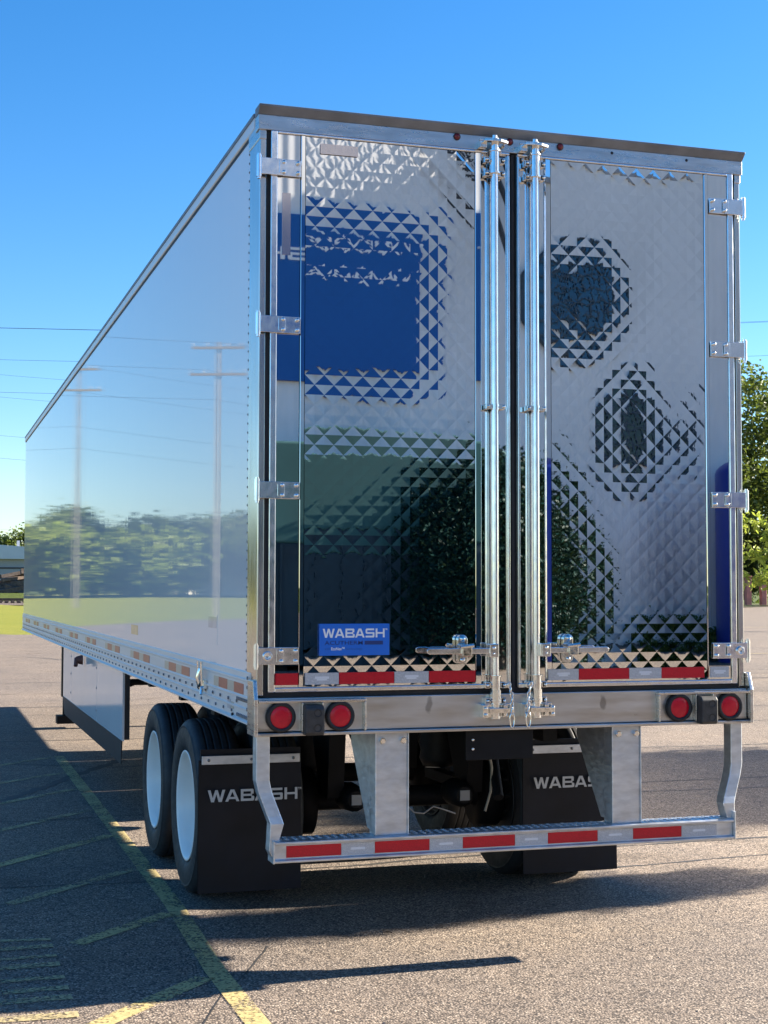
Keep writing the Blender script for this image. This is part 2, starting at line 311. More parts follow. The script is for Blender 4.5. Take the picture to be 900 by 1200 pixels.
for a, c, w, m in [((-2.30, 8.45), (-1.44, 9.34), .09, YELF), ((-2.30, 7.12), (-1.45, 7.96), .09, YELF), ((-2.2, 5.95), (-1.45, 6.76), .09, YELF), ((-2.4, 4.40), (-1.46, 5.45), .09, YELF),
                   ((-2.6, 2.82), (-1.46, 4.15), .10, YEL), ((-2.3, 1.95), (-1.46, 2.82), .09, YELF), ((-2.03, 0.88), (-1.47, 1.44), .10, YEL), ((-2.3, -0.80), (-1.52, 0.05), .105, YEL)]:
    strip('hatch_stripe', [a, c], w, 0.004, m)
for y0, y1, w in [(1.15, 1.02, .05), (0.84, 0.88, .07), (0.66, 0.67, .05), (0.5, 0.5, .08), (0.26, 0.25, .06), (0.05, 0.06, .07), (-0.12, -0.10, .08), (-0.36, -0.38, .09)]:
    strip('worn_stripe', [(-3.1, y0), (-2.145, y1)], w, 0.004, YELF)
for x0, y0, x1, y1 in [(14, 29.9, 40, 27.5), (24, 54, 60, 52.6), (30, 70, 66, 66)]:
    strip('stall_line', [(x0, y0), (x1, y1)], 0.13, 0.004, YEL)
for pts, w in [([(-6, 2.36), (-2.3, 2.46), (-1.5, 2.38), (1.0, 2.64), (9, 2.9)], .022), ([(-7, 9.0), (-2, 8.9), (-.9, 8.3), (3, 8.5), (12, 8.2)], .03), ([(-3.2, 4.4), (-2.15, 6.05), (-1.59, 7.2), (-.8, 8.9)], .075),
               ([(-9, 11.2), (-1.9, 11.1), (3, 10.8), (14, 11.4)], .03), ([(-9, 16.3), (-1.6, 16.1), (5, 15.9), (20, 16.6)], .04), ([(-8, 5.1), (-2, 5.0), (1, 5.2), (9, 5.0)], .018), ([(-9, 21.5), (-1, 21.9), (18, 20.8)], .05), ([(-12, 32.6), (-.2, 32.4), (2, 27.5), (20, 29)], .07),
               ([(1.3, 1.98), (3.5, 2.15), (9, 2.3)], .018), ([(2.0, 5.6), (4.3, 5.75), (10, 5.7)], .02), ([(6, 12.2), (9, 13.4), (16, 13.6)], .03), ([(5, 14.3), (8, 11.5)], .025), ([(-1.75, -0.9), (-1.1, 0.55)], .006), ([(12, 22.5), (26, 21)], .05)]:
    strip('pavement_crack', pts, w*1.35, 0.002, TAR, 0.012+w*.15)

# ------------------------------------------------------------------ lettering
def wabash_polys(x0, z0, width, h):
    """W A B A S H in a wide extended face: list of (polygon, layer)."""
    s = 0.20; t = 0.20; out = []
    def para(x0_, y0_, x1_, y1_, w_=0.25, L=0): out.append(([(x0_, y0_), (x0_+w_, y0_), (x1_+w_, y1_), (x1_, y1_)], L))
    def rect(a, b, c, d, L=0): out.append(([(a, b), (c, b), (c, d), (a, d)], L))
    x = 0
    def Wl(x):
        para(x+.30, 0, x, 1, .24, 0); para(x+.33, 0, x+.66, 1, .22, 1); para(x+.96, 0, x+.66, 1, .22, 2); para(x+1.00, 0, x+1.30, 1, .24, 3); return 1.54
    def A(x):
        para(x, 0, x+.46, 1, .25, 0); para(x+1.0, 0, x+.54, 1, .25, 1); rect(x+.26, .20, x+1.0, .38, 2); return 1.25
    def B(x):
        rect(x, 0, x+.23, 1); rect(x+.23, .8, x+.98, 1); rect(x+.23, .41, x+1.0, .59); rect(x+.23, 0, x+1.02, .2)
        out.append(([(x+.98, .8), (x+1.08, .59), (x+1.14, .66), (x+1.14, .92), (x+1.06, 1), (x+.98, 1)], 1)); rect(x+.90, .59, x+1.14, .8, 2)
        out.append(([(x+1.02, 0), (x+1.10, 0), (x+1.20, .09), (x+1.20, .35), (x+1.13, .41), (x+1.02, .41)], 1)); rect(x+.95, .2, x+1.02, .41, 2); return 1.2
    def S(x):
        out.append(([(x+.10, .8), (x+1.12, .8), (x+1.12, 1), (x+.14, 1), (x+.03, .93), (x, .8)], 0)); rect(x, .59, x+.22, .8); out.append(([(x, .59), (x+.06, .45), (x+.14, .41), (x+1.04, .41), (x+1.04, .59)], 0))
        out.append(([(x+1.04, .41), (x+1.16, .41), (x+1.16, .52), (x+1.10, .59), (x+1.04, .59)], 0)); rect(x+.93, .2, x+1.16, .41); out.append(([(x, 0), (x+1.06, 0), (x+1.16, .08), (x+1.16, .2), (x, .2)], 0)); return 1.16
    def H(x): rect(x, 0, x+.23, 1); rect(x+.23, .41, x+.95, .59); rect(x+.95, 0, x+1.18, 1); return 1.18
    for L, gap in ((Wl, .02), (A, .13), (B, .05), (A, .12), (S, .16), (H, .07)):
        x += L(x)+gap
    total = x-.07
    # trade-mark letters, tiny
    tm = []
    rect(x, .93, x+.12, .99); rect(x+.045, .80, x+.075, .93); rect(x+.15, .80, x+.175, .99); rect(x+.26, .80, x+.285, .99); para(x+.205, .86, x+.175, .99, .03, 1); para(x+.205, .86, x+.232, .99, .03, 2)
    k_ = width/(total+.36)
    return [([(x0+px*k_, z0+pz*h) for px, pz in p], L) for p, L in out]
def wabash(name, x0, z0, width, h, y, m, parent, th=0.0015, flip=1):
    b = MB()
    for p, L in wabash_polys(0, z0, width, h):
        b.prism([(x0+flip*px, pz) for px, pz in p], 'y', y-flip*(th+L*0.0002*(h/0.05)), y)
    return b.build(name, m, parent)
def small_text(name, body, x0, z0, width, h, y, m, parent, bold=0.0):
    c = bpy.data.curves.new(name, 'FONT'); c.body = body; c.size = 1.0; c.offset = bold; c.resolution_u = 3; c.extrude = 0.0
    o = bpy.data.objects.new('tmp', c); COL.objects.link(o); bpy.context.view_layer.update()
    me = bpy.data.meshes.new_from_object(o); bpy.data.objects.remove(o); bpy.data.curves.remove(c)
    v = np.array([p.co[:] for p in me.vertices]); mn = v.min(0); mx_ = v.max(0)
    for p in me.vertices:
        p.co = Vector(((p.co.x-mn[0])/(mx_[0]-mn[0])*width, 0, (p.co.y-mn[1])/(mx_[1]-mn[1])*h))
    me.name = name; me.materials.clear(); me.materials.append(m); o = bpy.data.objects.new(name, me); COL.objects.link(o); place(o, (x0, y, z0), parent); return o

# ------------------------------------------------------------------ the trailer
L = 16.45
T = empty('semi_trailer', (0, 8, 0))
tag(T, 'polished refrigerated semi trailer with quilted mirror stainless rear doors and glossy white side', 'trailer')
XS = 1.296
# skins
sw = MB().box(-XS, -XS+.03, .21, L-.03, 1.385, 4.04).build('side_wall', SKIN, T)
MB().box(XS-.03, XS, .21, L-.03, 1.385, 4.0).build('side_wall', SKIN, T)
MB().box(-1.27, 1.27, L-.03, L, 1.2, 4.09).build('front_wall', SKIN, T, .01)
MB().box(-1.29, 1.29, .03, L-.01, 4.072, 4.10).build('roof', RAILW, T)
fl = MB().box(-1.25, 1.25, .03, L-.04, 1.20, 1.30)
fl.build('floor', CHASSIS, T)
MB().box(-.012, .012, -.005, .005, -.03, .03)
lab = MB().box(-XS-.0012, -XS, .99, 1.25, 1.50, 1.66).build('placard', SKIN, sw)
MB().box(-XS-.002, -XS-.0012, 1.0, 1.24, 1.59, 1.65).build('placard_print', mat('placard_grey', (.55, .55, .56), .05), sw)
MB().box(-XS-.0012, -XS, 4.0, 4.35, 1.46, 1.53).build('orange_sticker', mat('sticker_orange', (.70, .50, .20), .05), sw)
b = MB()
def rivet(b, x, y, z, ax, r=.0065, h=.004):
    n = 6; s = []
    for rr, hh in ((r, 0), (r*.75, h), ):
        for i in range(n):
            t = 2*math.pi*i/n
            s.append((x+hh*ax[0], y+rr*math.cos(t), z+rr*math.sin(t)) if ax[0] else (x+rr*math.cos(t), y+hh*ax[1], z+rr*math.sin(t)))
    b.add(s, [(i, (i+1) % n, n+(i+1) % n, n+i) for i in range(n)]+[tuple(range(n, 2*n))])
for i in range(58): rivet(b, -XS, .245, 1.41+i*.0445, (-1, 0))
tag(b.build('rivet', RIV, sw), kind='stuff')
# rails
VISOR = mat('dull_visor_metal', (0.17, 0.18, 0.20), 0.5, 0.0, 0.25, 6, 0.03, 100)
for sx in (-1, 1):
    # bottom rail: extruded profile with shallow ribs
    pr = [(1.262, 1.155), (1.318, 1.155), (1.318, 1.163), (1.303, 1.172), (1.303, 1.212), (1.308, 1.216), (1.308, 1.224), (1.303, 1.228), (1.303, 1.268), (1.308, 1.272), (1.308, 1.280), (1.304, 1.284), (1.304, 1.352), (1.309, 1.356), (1.309, 1.366), (1.303, 1.370), (1.303, 1.398), (1.299, 1.402), (1.262, 1.402)]
    br = MB().prism([(sx*x, z) for x, z in pr], 'y', .12, L).build('bottom_rail', RAILW, T)
    MB().prism([(sx*1.270, 4.030), (sx*1.301, 4.030), (sx*1.306, 4.036), (sx*1.306, 4.086), (sx*1.262, 4.086)], 'y', .10, L).build('top_rail', RAILW, T)
    MB().box(sx*1.262, sx*1.310, .10, L+.003, 4.0865, 4.107).build('drip_edge', VISOR, T)
    MB().box(sx*1.2965, sx*1.2985, .10, L-.03, 4.014, 4.029).build('seam_sealant', BLACK, T)
    if sx < 0:
        rb = MB()
        for i in range(76): rivet(rb, -1.3055, .42+i*.21, 1.248, (-1, 0), .010, .006); rivet(rb, -1.3035, .55+i*.21, 1.192, (-1, 0), .010, .006)
        for i in range(9): rivet(rb, -1.3035, .135+i*.035, 1.262-.0*i, (-1, 0), .011, .006); rivet(rb, -1.3035, .135+i*.035, 1.182, (-1, 0), .011, .006)
        for z in (1.33, 1.375, 1.225): rivet(rb, -1.309, .15, z, (-1, 0), .011, .006)
        tag(rb.build('rivet', RIV, br), kind='stuff')
        y = .27; sets = [(.27, 1.03), (1.78, 2.70), (3.36, 4.32), (4.95, 5.9), (6.6, 7.5), (8.2, 9.1), (9.9, 10.8), (11.6, 12.5), (13.3, 14.2), (14.9, 15.8)]
        for y0, y1 in sets:
            d = (y1-y0)
            for a, c, m, nm in ((0, .30, TORN, 'red_tape'), (.30, .52, TCRM, 'cream_tape'), (.52, .82, TORN, 'red_tape'), (.82, 1.0, TCRM, 'cream_tape')):
                MB().box(-1.3060, -1.3042, y0+a*d, y0+c*d-.004, 1.288, 1.340).build(nm, m, br)
        hk = MB(); hk.box(-1.325, -1.308, 1.22, 1.36, 1.255, 1.30); hk.tube([(-1.33, 1.24, 1.27), (-1.335, 1.24, 1.40)], .008); hk.tube([(-1.33, 1.34, 1.27), (-1.335, 1.34, 1.40)], .008)
        hk.tube([(-1.33, 1.29, 1.25), (-1.345, 1.29, 1.31), (-1.33, 1.29, 1.36)], .014); hk.tube([(-1.33, 1.24, 1.30), (-1.34, 1.29, 1.26), (-1.33, 1.34, 1.30)], .009); hk.tube([(-1.32, 1.29, 1.30), (-1.33, 1.26, 1.22)], .010)
        hk.build('door_holdback', CHROME, br)
        MB().box(-1.3050, -1.3035, .50, .57, 1.20, 1.235).build('rail_sticker', TCRM, br)
        MB().box(-1.3050, -1.3035, .585, .66, 1.195, 1.245).build('rail_sticker', TWHT, br)
        MB().tube([(-1.300, .52, 1.165), (-1.312, .52, 1.165)], .017).build('rail_hole', BLACK, br)
# rear frame
for sx in (-1, 1):
    p = [(sx*1.298, 0.0), (sx*1.268, 0.0), (sx*1.268, .10), (sx*1.280, .10), (sx*1.280, .22), (sx*1.3005, .22), (sx*1.3005, .004)]
    MB().prism(p, 'z', 1.30, 4.0).build('corner_post', POSTST, T, .003)
    c = MB().prism([(sx*1.268, -.004), (sx*1.3035, -.004), (sx*1.3035, .24), (sx*1.268, .24)], 'z', 3.955, 4.105).build('corner_casting', STEEL, T, .004)
    g = MB()
    rivet(g, sx*1.3035, .05, 4.04, (sx, 0), .016, .002); rivet(g, sx*1.3035, .05, 4.015, (sx, 0), .016, .002); g.build('slot', BLACK, c)
hd = MB().prism([(-.012, 4.0), (-.012, 4.072), (.06, 4.072), (.06, 4.0)], 'x', -1.3095, 1.3095).build('header', STEEL, T, .002)
MB().prism([(-.012, 4.0725), (-.044, 4.106), (-.044, 4.115), (.06, 4.115), (.06, 4.0725)], 'x', -1.3115, 1.3115).build('header_visor', VISOR, T, .002)
for x in (-.301, -.018, .258):
    m_ = MB().lathe([(0, -.028), (.012, -.026), (.0155, -.018), (.0155, -.010)], (x, 0, 4.055), 'y', 16).build('marker_light', MLENS, hd)
    MB().lathe([(.0155, -.0165), (.0185, -.0165), (.0185, -.0125)], (x, 0, 4.055), 'y', 16).build('grommet', BLACK, m_)
for x in (.55, .98): MB().lathe([(0, -.0128), (.008, -.0128), (.008, -.0115)], (x, 0, 4.05), 'y', 10).build('plugged_hole', BLACK, hd)
# sill
sl = MB().box(-1.300, 1.300, -.020, .10, 1.131, 1.290)
sl.box(-1.318, 1.318, -.042, .10, 1.112, 1.129)
sill = sl.build('sill', SILLM, T, .004)
for sx in (-1, 1):
    MB().prism([(-.052, 1.114), (-.052, 1.285), (-.022, 1.372), (.10, 1.372), (.10, 1.114)], 'x', sx*1.303, sx*1.322).build('end_plate', STEEL, sill, .003)
    xa, xb = sx*1.300, sx*.775
    ch = MB(); ch.box(xa, xb, -.052, -.0205, 1.268, 1.282); ch.prism([(xb, -.052), (xb-sx*-.010, -.052), (xb-sx*-.010, -.0205), (xb, -.0205)], 'z', 1.131, 1.2675)
    for xx in (1.088, .990): ch.box(sx*xx-.004, sx*xx+.004, -.050, -.0205, 1.131, 1.2675)
    ch.build('light_guard', STEEL, sill, .003)
    st = MB().tube([(sx*.49, -.0204, 1.16), (sx*.49, -.0204, 1.25)], .02)
for x in (-1.190, -.902, .898, 1.188):
    tl = MB().lathe([(.052, -.046), (.060, -.052), (.069, -.050), (.0715, -.040), (.0715, -.021)], (x, 0, 1.201), 'y', 40).build('tail_light', BLACK, T)
    MB().lathe([(0, -.047), (.03, -.0465), (.049, -.0445), (.054, -.041)], (x, 0, 1.201), 'y', 40).build('lens', LENS, tl)
for x in (-1.040, 1.040):
    bb = MB().prism([(1.118, -.045), (1.125, -.105), (1.245, -.105), (1.258, -.045), (1.258, -.021), (1.118, -.021)], 'z', 0, 1)
    bb = MB(); bb.prism([(-.021, 1.117), (-.088, 1.117), (-.102, 1.128), (-.102, 1.240), (-.085, 1.258), (-.021, 1.258)], 'x', x-.046, x+.046)
    d = bb.build('dock_bumper', BUMPER, T, .006)
    for z in (1.152, 1.222): MB().lathe([(0, -.095), (.014, -.095), (.0145, -.1032), (.019, -.1032)], (x+.012, 0, z), 'y', 16).build('bolt_hole', BLACK, d)
# gasket behind the doors
MB().box(-1.267, 1.267, .012, .03, 1.291, 3.999).build('door_gasket', BLACK, T)
bx = MB(); bx.box(-1.267, -1.247, .004, .0115, 1.291, 3.999); bx.box(1.247, 1.267, .004, .0115, 1.291, 3.999); bx.box(-1.2465, 1.2465, .004, .0115, 1.291, 1.316); bx.tube([(0, 0.004, 1.3), (0, .004, 3.99)], .012)
bx.build('seal_lip', BLACK, T)

def quilt(name, x0, x1, z0, z1, y, px, pz, h, bow, seed, parent):
    rnd = random.Random(seed); SUB = 3; cx = round((x1-x0)/(px/2)); cz = round((z1-z0)/(pz/2)); nx, nz = cx*SUB, cz*SUB; vs = []; fs = []
    amp = {(i, j): h*(1+rnd.uniform(-.12, .12)) for i in range(-1, cx+2) for j in range(-1, cz+2)}
    for j in range(nz+1):
        for i in range(nx+1):
            u, w = i/nx, j/nz; x = x0+(x1-x0)*u; z = z0+(z1-z0)*w; gx, gz = i/SUB, j/SUB
            best = None
            for ci in (math.floor(gx), math.floor(gx)+1):
                for cj in (math.floor(gz), math.floor(gz)+1):
                    if (ci+cj) % 2 == 0:
                        d = abs(gx-ci)+abs(gz-cj)
                        if best is None or d < best[0]: best = (d, amp[(ci, cj)])
            d = min(1.0, best[0]); f = .78*d+.22*d*d
            vs.append((x, y-best[1]*(1-f)-bow(u, w), z))
    for j in range(nz):
        for i in range(nx):
            a, b_, c, d = j*(nx+1)+i, j*(nx+1)+i+1, (j+1)*(nx+1)+i+1, (j+1)*(nx+1)+i
            fs += [(a, b_, d), (b_, c, d)] if (i//SUB+j//SUB) % 2 == 0 else [(a, b_, c), (a, c, d)]
    b = MB(); b.add(vs, fs); o = b.build(name, MIRROR, parent, recalc=False)
    return o
def bowL(u, w): return .0012*math.sin(math.pi*u)**2*math.sin(math.pi*w)+.0009*max(0, w-.84)/.16*max(0, u-.35)*math.sin(u*21+w*60)+.00016*math.sin(9*u+13*w)*math.sin(17*w-5*u)
def bowR(u, w): return .0034*math.sin(math.pi*u)**2*(.6+.4*math.sin(3.0*math.pi*w+.4))+.0013*(max(0, u-.7)/.3)**2+.00022*math.sin(9*u+11*w)*math.sin(15*w-6*u+1)

def hinge(x, z, s, parent, bumper=False):
    # s: direction from the post towards the door centre
    b = MB(); k_ = x
    b.tube([(x, -.022, z-.052), (x, -.022, z+.052)], .0135, 12); b.tube([(x, -.022, z-.062), (x, -.022, z-.052)], .009, 10); b.tube([(x, -.022, z+.052), (x, -.022, z+.060)], .009, 10)
    b.box(x+s*.008, x+s*.115, -.034, -.024, z-.040, z+.040)
    b.box(x+s*.1155, x+s*.205, -.029, -.0195, z-.040, z+.040)
    b.box(x+s*.096, x+s*.130, -.037, -.0345, z-.030, z+.030)
    for xx, zz in ((.118, .024), (.118, -.024), (.188, .024), (.188, -.024)):
        b.lathe([(0, -.046), (.006, -.045), (.0095, -.040), (.0095, -.028)], (x+s*xx, 0, z+zz), 'y', 10)
    if bumper: b.lathe([(.0, -.036), (.012, -.036), (.014, -.045), (.022, -.045), (.024, -.034)], (x+s*.052, 0, z), 'y', 16)
    o = b.build('hinge', ALU, parent, .002)
    if bumper:
        pass
    return o
def lock_rod(x, s, door):
    # s = +1: handle goes to +x
    r = MB(); r.tube([(x, -.047, 1.20), (x, -.047, 4.05)], .0185, 16); rod = r.build('lock_rod', ALU, door)
    for z0, z1, rr in ((3.880, 3.985, .026), (1.262, 1.375, .026)):
        g = MB(); g.tube([(x, -.047, z0), (x, -.047, z1)], rr, 16); g.tube([(x, -.047, z0-.006), (x, -.047, z0)], rr+.006, 16); g.tube([(x, -.047, z1), (x, -.047, z1+.006)], rr+.006, 16)
        for zz in (z0-.018, z1-.055):
            g.box(x-.052, x+.052, -.052, -.040, zz, zz+.026)
            for sx in (-1, 1): g.box(x+sx*.030, x+sx*.054, -.052, -.014, zz-.002, zz+.028); g.lathe([(0, -.066), (.007, -.064), (.009, -.058), (.009, -.052)], (x+sx*.044, 0, zz+.013), 'y', 8)
        g.build('bearing_bracket', CHROME, door, .002)
    for zz in (2.705,):
        g = MB(); g.box(x-.050, x+.050, -.062, -.050, zz-.012, zz+.012); g.tube([(x, -.047, zz-.014), (x, -.047, zz+.014)], .022, 16)
        for sx in (-1, 1): g.box(x+sx*.030, x+sx*.050, -.050, -.014, zz-.013, zz+.013); g.lathe([(0, -.074), (.006, -.073), (.008, -.066), (.008, -.062)], (x+sx*.041, 0, zz), 'y', 8)
        g.build('rod_guide', CHROME, door, .0015)
    # cams and keepers
    g = MB(); z = 4.022
    g.tube([(x, -.047, z-.03), (x, -.047, z+.03)], .024, 14); g.prism([(x-.065, -.085), (x-.02, -.095), (x+.02, -.095), (x+.066, -.070), (x+.066, -.058), (x-.065, -.060)], 'z', z+.004, z+.018)
    g.box(x-.082, x-.045, -.060, -.013, z-.022, z+.012); g.box(x-.085, x-.048, -.047, -.060, z+.012, z+.022); g.tube([(x+.05, -.066, z+.005), (x+.055, -.018, z+.002)], .009, 8); g.tube([(x, -.047, z+.03), (x, -.047, z+.046)], .015, 12)
    g.build('cam_lock', CHROME, door, .002)
    g = MB(); z = 1.212
    g.tube([(x, -.047, z-.042), (x, -.047, z+.035)], .0255, 14); g.tube([(x, -.047, z+.035), (x, -.047, z+.10)], .0295, 8)
    g.box(x-.078, x+.080, -.050, -.0205, z-.036, z+.030); g.box(x-.080, x-.052, -.085, -.050, z-.034, z+.028); g.box(x-.052, x-.024, -.074, -.050, z-.020, z+.016); g.box(x+.030, x+.052, -.082, -.050, z-.030, z+.026); g.box(x+.060, x+.082, -.088, -.050, z-.034, z+.020)
    g.prism([(x-.045, -.088), (x+.060, -.092), (x+.066, -.080), (x-.045, -.078)], 'z', z-.012, z+.012)
    for xx, zz in ((-.066, .012), (-.066, -.020), (.071, .008), (.071, -.022)): g.lathe([(0, -.096), (.008, -.095), (.010, -.088), (.010, -.08)], (x+xx, 0, z+zz), 'y', 8)
    g.build('cam_lock', CHROME, door, .002)
    # chain with its long end link
    c = MB(); cx = x+.052*(-s); pts = [(1.335, .0), (1.312, .006), (1.288, .012), (1.264, .014), (1.240, .014), (1.216, .014)]
    for i, (z, dx) in enumerate(pts):
        xx = cx-s*dx; ring = []
        for q in range(9):
            t = 2*math.pi*q/8; a, bz = .0075*math.cos(t), .0150*math.sin(t)
            ring.append((xx+a, -.100, z+bz) if i % 2 == 0 else (xx, -.100+a, z+bz))
        c.tube(ring, .0036, 6, False)
    ring = [(cx-s*.014+.012*math.cos(t), -.100, 1.165+.036*math.sin(t)) for t in [2*math.pi*q/12 for q in range(13)]]
    c.tube(ring, .0040, 6, False); c.build('chain', CHROME, door)
    # handle
    h = MB(); zc = 1.503
    x1 = x+s*.372; h.prism([(x+s*.02, zc-.014), (x1-s*.012, zc-.014), (x1, zc-.006), (x1, zc+.008), (x1-s*.012, zc+.015), (x+s*.02, zc+.015)], 'y', -.100, -.090)
    h.box(x+s*.005, x+s*.052, -.108, -.058, zc-.030, zc+.034); h.lathe([(0, -.116), (.006, -.115), (.009, -.110), (.009, -.10)], (x+s*.030, 0, zc+.014), 'y', 10); h.lathe([(0, -.114), (.004, -.113), (.006, -.109)], (x+s*.030, 0, zc-.014), 'y', 10)
    h.build('handle', ALU, door, .003)
    kx = x+s*.172; kp = MB()
    out = []
    for t in range(0, 181, 20): out.append((kx+.026*math.cos(math.radians(t)), zc+.052+.026*math.sin(math.radians(t))))
    for t in range(180, 361, 20): out.append((kx+.026*math.cos(math.radians(t)), zc-.040+.024*math.sin(math.radians(t))))
    kp.prism(out, 'y', -.050, -.018); kp.box(kx-.030, kx+.030, -.118, -.050, zc+.016, zc+.032); kp.box(kx-.024, kx+.024, -.118, -.101, zc-.024, zc+.030); kp.tube([(kx-.034, -.110, zc+.020), (kx+.034, -.114, zc+.028)], .010, 8)
    kp.lathe([(0, -.066), (.012, -.062), (.016, -.052), (.016, -.049)], (kx, 0, zc+.058), 'y', 12); kp.lathe([(0, -.062), (.010, -.058), (.013, -.052), (.013, -.049)], (kx, 0, zc-.045), 'y', 12)
    kp.build('handle_keeper', CHROME, door, .003)

for s, bow, seed in ((1, bowL, 3), (-1, bowR, 11)):
    # s=1: left door (x from -1.247 to -.020); s=-1: right door mirrored
    def xx(v): return s*v
    hx = -1.245; gx = -.021
    door = MB().box(xx(hx), xx(gx), -.004, .011, 1.318, 3.996).build('door', MIRROR, T)
    e = MB(); e.box(xx(-1.249), xx(-1.216), -.019, -.0045, 1.316, 3.998); e.box(xx(-1.2155), xx(-.0205), -.019, -.0045, 1.316, 1.338); e.box(xx(-1.2155), xx(-.0205), -.019, -.0045, 3.985, 3.998); e.box(xx(-.034), xx(-.0205), -.019, -.0045, 1.3385, 3.9845)
    e.build('edge_trim', ALU, door, .004)
    MB().box(xx(-1.2140), xx(-1.104), -.0105, -.0045, 1.340, 3.983).build('flat_panel', MIRROR, door)
    e = MB(); e.prism([(xx(-1.1030), -.006), (xx(-1.0985), -.019), (xx(-1.0805), -.019), (xx(-1.0760), -.006)], 'z', 1.340, 3.983)
    e.prism([(xx(-.2060), -.006), (xx(-.2020), -.014), (xx(-.1760), -.0165), (xx(-.1700), -.006)], 'z', 1.340, 3.983)
    e.build('edge_moulding', MIRROR, door)
    xa, xb = (-1.0755, -.2065) if s == 1 else (.2065, 1.0755)
    quilt('quilted_panel', xa, xb, 1.340, 3.983, -.010, .0940, .0965, .00028, bow, seed, door)
    for i, z in enumerate((3.818, 3.060, 2.270, 1.487)):
        hinge(xx(-1.308), z, s, door, i == 3)
    lock_rod(-.114 if s == 1 else .104, -s, door)
    segs = [(-1.0700, -.905, 0), (-.903, -.628, 1), (-.626, -.452, 0), (-.450, -.209, 1), (-1.214, -1.104, 1)] if s == 1 else [(.209-.03, .344, 0), (.346, .623, 1), (.625, .806, 0), (.808, 1.053, 1), (1.088, 1.196, 0)]
    for x0, x1, red in segs:
        o = MB().box(x0, x1, -.0232, -.0195, 1.350, 1.405).build('red_tape' if red else 'white_tape', TRED if red else TWHT, door)
        if not red:
            c = (x0+x1)/2; q = MB(); q.box(c-.035, c+.035, -.0237, -.0234, 1.377, 1.388); q.box(c-.026, c+.024, -.0237, -.0234, 1.369, 1.3765); q.build('tape_print', TPRINT, door)
    if s == 1:
        MB().box(-1.002, -.653, -.0260, -.0220, 1.486, 1.637).build('brand_plate', SIGNB, door, .001)
        wabash('plate_lettering', -.986, 1.571, .322, .043, -.0262, SIGNW, door, .0006)
        small_text('plate_lettering', 'ACUTHERM', -.977, 1.537, .190, .019, -.0266, SIGND, door, .012)
        MB().box(-.778, -.686, -.0266, -.0262, 1.537, 1.555).build('plate_bar', SIGND, door)
        small_text('plate_lettering', 'with', -.977, 1.513, .029, .011, -.0266, SIGNM, door)
        small_text('plate_lettering', 'EcoNex\u2122', -.944, 1.511, .066, .015, -.0266, SIGNW, door, .02)
        small_text('plate_lettering', 'technology', -.872, 1.509, .083, .014, -.0266, SIGNM, door)
        MB().box(-1.005+.0, -.815, -.0182, -.0165, 3.905, 3.955).build('label_film', FILM, door)
        MB().box(-1.192, -1.150, -.0128, -.0108, 3.40, 3.70).build('label_film', FILM, door)
# stains around the lower cams, on the sill
# ------------------------------------------------------------------ underride guard
U = MB().prism([(-.020, .519), (-.032, .523), (-.032, .532), (-.012, .536), (-.012, .603), (-.032, .607), (-.032, .618), (-.020, .622), (.10, .622), (.10, .519)], 'x', -1.213, 1.213).build('underride_guard', GALV, T, .002)
q = MB()
for i in range(60):
    for j in range(3): rivet(q, 0, 0, 0, (0, -1)) if False else q.box(-1.19+i*.04, -1.175+i*.04, .002+j*.032+(i % 2)*.012, .012+j*.032+(i % 2)*.012, .6225, .6255)
tag(q.build('step_tread', GALV, U), kind='stuff')
for x0, x1 in ((-.716, -.546), (.535, .699)):
    p = MB(); p.box(x0+.006, x1-.006, .004, .014, .6225, 1.110); p.box(x0, x0+.0058, -.004, .09, .6225, 1.110); p.box(x1-.0058, x1, -.004, .09, .6225, 1.110)
    po = p.build('guard_post', GALV, U, .002)
    MB().prism([(.0905, 1.108), (.42, 1.108), (.42, 1.03), (.13, .64), (.0905, .64)], 'x', x0+.001, x0+.007).build('gusset', GALV, U)
    for xx in (x0+.036, x1-.030): MB().lathe([(0, -.016), (.012, -.016), (.0165, -.012), (.0165, .003)], (xx, 0, 1.073), 'y', 6, False).build('bolt', CHROME, U)
for sx in (-1, 1):
    # bent side strut: box section following a kinked path
    path = [(1.262, .050, 1.111), (1.262, .050, .90), (1.250, .046, .845), (1.210, .030, .735), (1.198, .022, .700), (1.198, .022, .545)]
    vs = []
    for x, y, z in path:
        w = .033; vs += [(sx*(x-w), y-.030, z), (sx*(x+w), y-.030, z), (sx*(x+w), y+.045, z), (sx*(x-w), y+.045, z)]
    vs[-4:] = [(sx*1.2142, -.006, .530), (sx*1.236, -.006, .575), (sx*1.236, .075, .575), (sx*1.2142, .075, .530)]
    n = len(path); fs = [(i*4+k_, i*4+(k_+1) % 4, (i+1)*4+(k_+1) % 4, (i+1)*4+k_) for i in range(n-1) for k_ in range(4)]+[(0, 1, 2, 3), (4*n-1, 4*n-2, 4*n-3, 4*n-4)]
    if sx < 0: pass
    MB().add(vs, fs).build('side_strut', GALV, U, .004)
    MB().box(sx*1.2135, sx*1.222, -.034, .08, .519, .66 if sx > 0 else .625).build('end_cap', GALV, U, .002)
xs = [(-1.15, -.892, 1), (-.885, -.735, 0), (-.735, -.50, 1), (-.49, -.345, 0), (-.335, -.085, 1), (-.08, .075, 0), (.085, .335, 1), (.345, .50, 0), (.51, .765, 1), (.775, .93, 0)]
